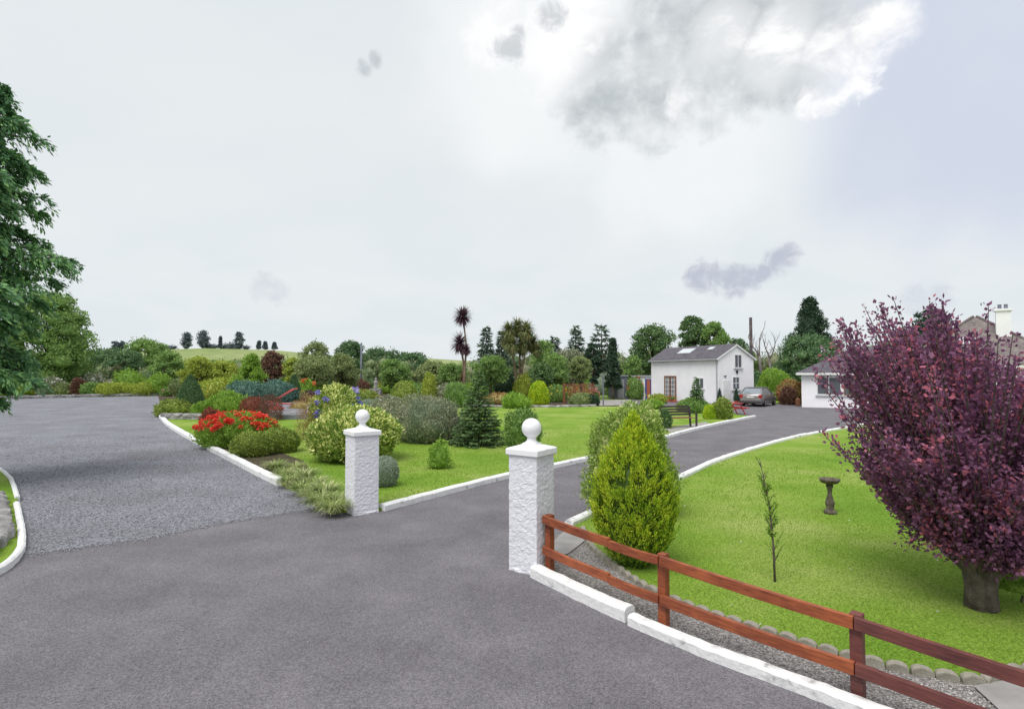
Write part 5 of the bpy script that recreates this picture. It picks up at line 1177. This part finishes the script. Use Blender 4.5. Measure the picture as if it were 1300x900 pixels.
# variegated grass tufts
kerb_end = G(352, 617); spots = [(362, 612), (376, 604), (368, 622), (388, 616), (384, 632), (401, 626), (399, 640), (415, 637), (410, 650), (427, 648), (350, 602), (424, 658)]
t0 = None
for i, (px, py) in enumerate(spots):
    g = G(px, py - 2)
    if t0 is None:
        rt_ = np.random.default_rng(2); Vs = []
        for q in range(430):
            a = rt_.uniform(0, 6.28); rr_ = rt_.uniform(0, .10); p = np.array([math.cos(a) * rr_, math.sin(a) * rr_, 0]); L_ = rt_.uniform(.25, .42); d = np.array([math.cos(a) * .8, math.sin(a) * .8, rt_.uniform(.7, 1.8)]); d /= np.linalg.norm(d); s = np.array([-math.sin(a), math.cos(a), 0]); w0 = .0105
            for k in range(4):
                w1 = w0 * (.95 if k < 2 else .5) * (k < 3); nq = p + d * L_ / 4; Vs.append(np.array([p - s * w0 / 2, p + s * w0 / 2, nq + s * w1 / 2, nq - s * w1 / 2])); p = nq; w0 = w1; d = d + np.array([0, 0, -.42]); d /= np.linalg.norm(d)
        t0 = quads_obj('grass_tuft', np.array(Vs), LM['strap']); o = t0
    else: o = t0.copy(); COL.objects.link(o)
    s = random.uniform(1.05, 1.35); o.location = (g.x, g.y, .07); o.scale = (s, s, s * 1.05); o.rotation_euler = (0, 0, random.uniform(0, 6.28))
    tag(o, 'tuft of cream-striped grass in the clump between the kerb end and the left gate pillar', 'ornamental grass', 'striped grass tufts by the left gate pillar')
# small conical pots by the house
for t, lab in ((-.45, 'small dark potted conifer at the near corner of the white house'), (1.35, 'small dark potted conifer beside the house lower gable window, on its left'), (3.3, 'small dark potted conifer at the right end of the gable wall')):
    p = hx + g_ * t - w_ * .55; r_ = empty('potted_conifer', (p.x, p.y, .01), 0, lab, 'potted plant')
    MB().lathe([(.13, 0), (.17, .26), (.19, .27), (.19, .32), (.15, .32)], 14).build('pot', MT['terracotta'], r_, True); env_foliage('foliage', .42, 1.35, 'cone', 900, .07, LM['deep'], np.random.default_rng(4), z0=.3, parent=r_)
for t, m_, lab in ((2.5, 'red', 'red-flowered potted plant at the foot of the white gable'), (2.0, 'fresh', 'green bushy potted plant at the foot of the white gable')):
    p = hx + g_ * t - w_ * .5; r_ = empty('potted_plant', (p.x, p.y, .01), 0, lab, 'potted plant'); MB().lathe([(.16, 0), (.22, .3), (.24, .31), (.24, .36), (.18, .36)], 14).build('pot', MT['terracotta'], r_, True)
    env_foliage('foliage', .6, .8, 'round', 700, .07, LM['mid'] if m_ == 'red' else LM['blue'], np.random.default_rng(4), z0=.33, parent=r_)
    if m_ == 'red': q = env_foliage('blossom', .62, .82, 'round', 120, .08, PT['red'], np.random.default_rng(5), z0=.4, parent=r_, core=0); q['kind'] = 'stuff'
for i, t in enumerate((4.9, 5.6, 6.3, 7.0)):
    p = hx + w_ * t - g_ * .45; r_ = empty('flower_trough', (p.x, p.y, .01), ga + math.pi / 2, 'long terracotta trough of red flowers below the brown glazed door', 'planter', 'flower troughs below the glazed door')
    MB().box((0, 0, .14), (.6, .24, .26)).build('trough', MT['terracotta'], r_, bevel=.02); env_foliage('foliage', .5, .5, 'round', 260, .07, LM['mid'], np.random.default_rng(i), z0=.24, parent=r_); q = env_foliage('blossom', .52, .54, 'round', 60, .08, PT['red'], np.random.default_rng(i), z0=.3, parent=r_, core=0); q['kind'] = 'stuff'

# ------------------------------------------------------------------ garden furniture
def bench():
    b = G(862, 544); r_ = empty('garden_bench', (b.x, b.y, .07), R(14), 'dark wooden garden bench on a pale slab beside the driveway', 'bench'); Wd = 1.5
    for s in (-1, 1):
        MB().box((s * Wd / 2, -.25, .3), (.07, .07, .6)).build('leg', MT['blackwood'], r_); MB().bar((s * Wd / 2, .25, 0), (s * Wd / 2, .34, .92), .07).build('leg', MT['blackwood'], r_); MB().box((s * Wd / 2, .02, .62), (.08, .62, .04)).build('armrest', MT['blackwood'], r_)
    mb = MB(); [mb.box((0, -.22 + i * .12, .43), (Wd - .08, .09, .03)) for i in range(5)]; mb.build('seat', MT['brownwood'], r_); mb = MB(); [mb.box((0, .27 + .02 * i, .56 + i * .12), (Wd - .08, .03, .085)) for i in range(4)]; mb.build('backrest', MT['blackwood'], r_)
bench()
def picnic():
    b = G(930, 526); r_ = empty('picnic_table', (b.x, b.y, .01), R(24.5 + 75), 'small red picnic table beside the green shrub in front of the house', 'picnic table'); w = 1.3
    mb = MB(); [mb.box((0, -.28 + i * .14, .70), (w, .12, .035)) for i in range(5)]; mb.build('tabletop', MT['red'], r_)
    for s in (-1, 1):
        mb = MB(); [mb.box((0, s * (.58 + i * .13), .42), (w, .11, .035)) for i in range(2)]; mb.build('seat', MT['red'], r_)
        for t in (-1, 1): MB().bar((s * .45, t * .60, 0), (s * .45, t * .2, .68), .08, .04).build('leg', MT['red'], r_)
        MB().box((s * .45 + .05, 0, .385), (.04, 1.4, .08)).build('crossbar', MT['red'], r_)
picnic()
def birdbath():
    b = G(1054, 656); r_ = empty('bird_bath', (b.x, b.y, .05), 0, 'weathered stone bird bath on the right lawn beside the purple tree', 'bird bath')
    m_ = surf('old_stone', ((.045, .036, .027), (.10, .082, .062), (.18, .16, .13)), 14, bump=.8, bscale=60)
    MB().lathe([(.10, 0), (.105, .05), (.08, .07), (.055, .10), (.072, .16), (.076, .2), (.045, .30), (.034, .36), (.04, .44), (.062, .49), (.05, .52)], 20).build('pedestal', m_, r_, True)
    MB().lathe([(.05, .52), (.13, .545), (.165, .59), (.17, .615), (.15, .615), (.13, .585), (.04, .57)], 24).build('bowl', m_, r_, True)
birdbath()
def plough():
    b = AT(358, 500, 35); r_ = empty('plough', (b.x + .2, 33.5, .30), R(8), 'old red-painted horse plough displayed on the stone terrace', 'plough')
    MB().tube([(-1.3, 0, .42), (-.3, 0, .55), (.5, 0, .42), (.9, 0, .40)], .045, 6).build('beam', MT['pinkred'], r_)
    for s in (-1, 1): MB().tube([(-.35, 0, .3), (.2, s * .12, .75), (1.05, s * .3, 1.28), (1.25, s * .3, 1.32)], .032, 6).build('handle', MT['pinkred'], r_)
    vs_ = [(-.55, 0, .02), (.35, .0, .02), (.55, .28, .12), (.1, .22, .40), (-.25, .02, .38)]; mo = meshobj('mouldboard', vs_ + [(x, y - .03, z_) for x, y, z_ in vs_], [(0, 1, 2, 3, 4), (9, 8, 7, 6, 5)] + [(i, i + 5, (i + 1) % 5 + 5, (i + 1) % 5) for i in range(5)], MT['pinkred'], r_)
    MB().bar((-.2, 0, .52), (-.1, 0, .05), .07).build('frog', MT['pinkred'], r_); MB().bar((.1, 0, .45), (.5, 0, .05), .06).build('frog', MT['pinkred'], r_)
    for x, s in ((-1.15, .14), (-1.0, -.16)):
        w = MB(); n = 16
        ring = [Vector((x + .2 * math.cos(a), s, .2 + .2 * math.sin(a))) for a in np.linspace(0, 2 * math.pi, n + 1)]; w.tube(ring, .022, 5, False); [w.bar((x, s, .2), ring[i], .02) for i in range(0, n, 2)]; w.bar((x, s, .2), (x, 0, .44), .04); w.build('wheel', MT['pinkred'], r_)
plough()
def arch():
    b = G(737, 514); r_ = empty('garden_arch', (b.x, b.y, .04), 0, 'thin brown wooden garden arch with posts and cross rails among red plants', 'arch')
    k = b.y / F
    for x in (-20, -7, 5, 17):
        for y in (0, 1.2): MB().box((x * k, y, .85), (.09, .09, 1.7 if y else 1.72)).build('post', MT['brownwood'], r_)
    for z_ in (1.5, 1.05): MB().box((-1.5 * k, -.06, z_), (39 * k, .05, .08)).build('rail', MT['brownwood'], r_)
    MB().box((-1.5 * k, 1.14, 1.6), (39 * k, .05, .08)).build('rail', MT['brownwood'], r_)
arch()
def figure():
    b = G(477, 502); r_ = empty('garden_statue', (b.x, b.y, .02), 0, 'small pale stone figure on a grey plinth among the garden beds', 'statue')
    MB().box((0, 0, .4), (1.3, .8, .8)).build('plinth', MT['stone'], r_, bevel=.04); MB().lathe([(.26, .8), (.28, .9), (.2, 1.1), (.24, 1.4), (.26, 1.6), (.12, 1.72), (.09, 1.76), (.14, 1.84), (.15, 1.94), (.08, 2.04), (.01, 2.07)], 14).build('figure', MT['paving'], r_, True)
figure()
def ornament():
    b = G(551, 512); r_ = empty('garden_ornament', (b.x, b.y, .02), 0, 'slim dark blue garden ornament with white top left of the spruce', 'ornament')
    MB().lathe([(.20, 0), (.22, .2), (.15, .7), (.17, 1.1), (.1, 1.2)], 12).build('body', MT['blueplastic'], r_, True); MB().lathe([(.1, 1.2), (.15, 1.32), (.14, 1.45), (.02, 1.55)], 12).build('top', MT['plastic'], r_, True)
ornament()
# bits on the right forecourt
p = G(1004, 514); r_ = empty('planter', (p.x, p.y, .01), 0, 'small yellow planter at the corner of the bungalow', 'planter'); MB().lathe([(.2, 0), (.28, .3), (.3, .32), (.3, .36), (.25, .36)], 14).build('tub', MT['yellow'], r_, True); env_foliage('foliage', .55, .6, 'round', 300, .07, LM['yellowgreen'], np.random.default_rng(4), z0=.34, parent=r_)
p = G(1013, 516); o = MB().box((0, 0, .3), (.28, .28, .5)).lathe([(.16, .55), (.10, .62), (.02, .66)], 10).build('planter', MT['brownwood'], None, loc=(p.x, p.y, .01), bevel=.02); tag(o, 'small brown post box planter next to the yellow planter', 'planter')
# grey shed panel and white slab left of the annex
p = AT(788, 475, 56); r_ = empty('shed', (p.x, 56, 0), R(10), 'small grey garden shed between the dark cone trees and the annex', 'shed'); wallbox('wall', -.7, .7, 0, 1.6, 0, 2.3, MT['polegrey'], r_); wallbox('roof', -.8, .8, -.1, 1.7, 2.3, 2.4, MT['greyplastic'], r_); wallbox('door', -.35, .35, -.04, .0, .05, 1.95, MT['greyplastic'], r_)
# thin green post on the patio
p = G(766, 516); o = MB().tube([(0, 0, 0), (0, 0, 2.2)], .05, 8).box((0, 0, 2.25), (.2, .2, .12)).build('garden_post', MT['polegrey'], None, loc=(p.x, p.y, .07)); tag(o, 'thin dark post standing on the pale patio right of the pink bush', 'post')
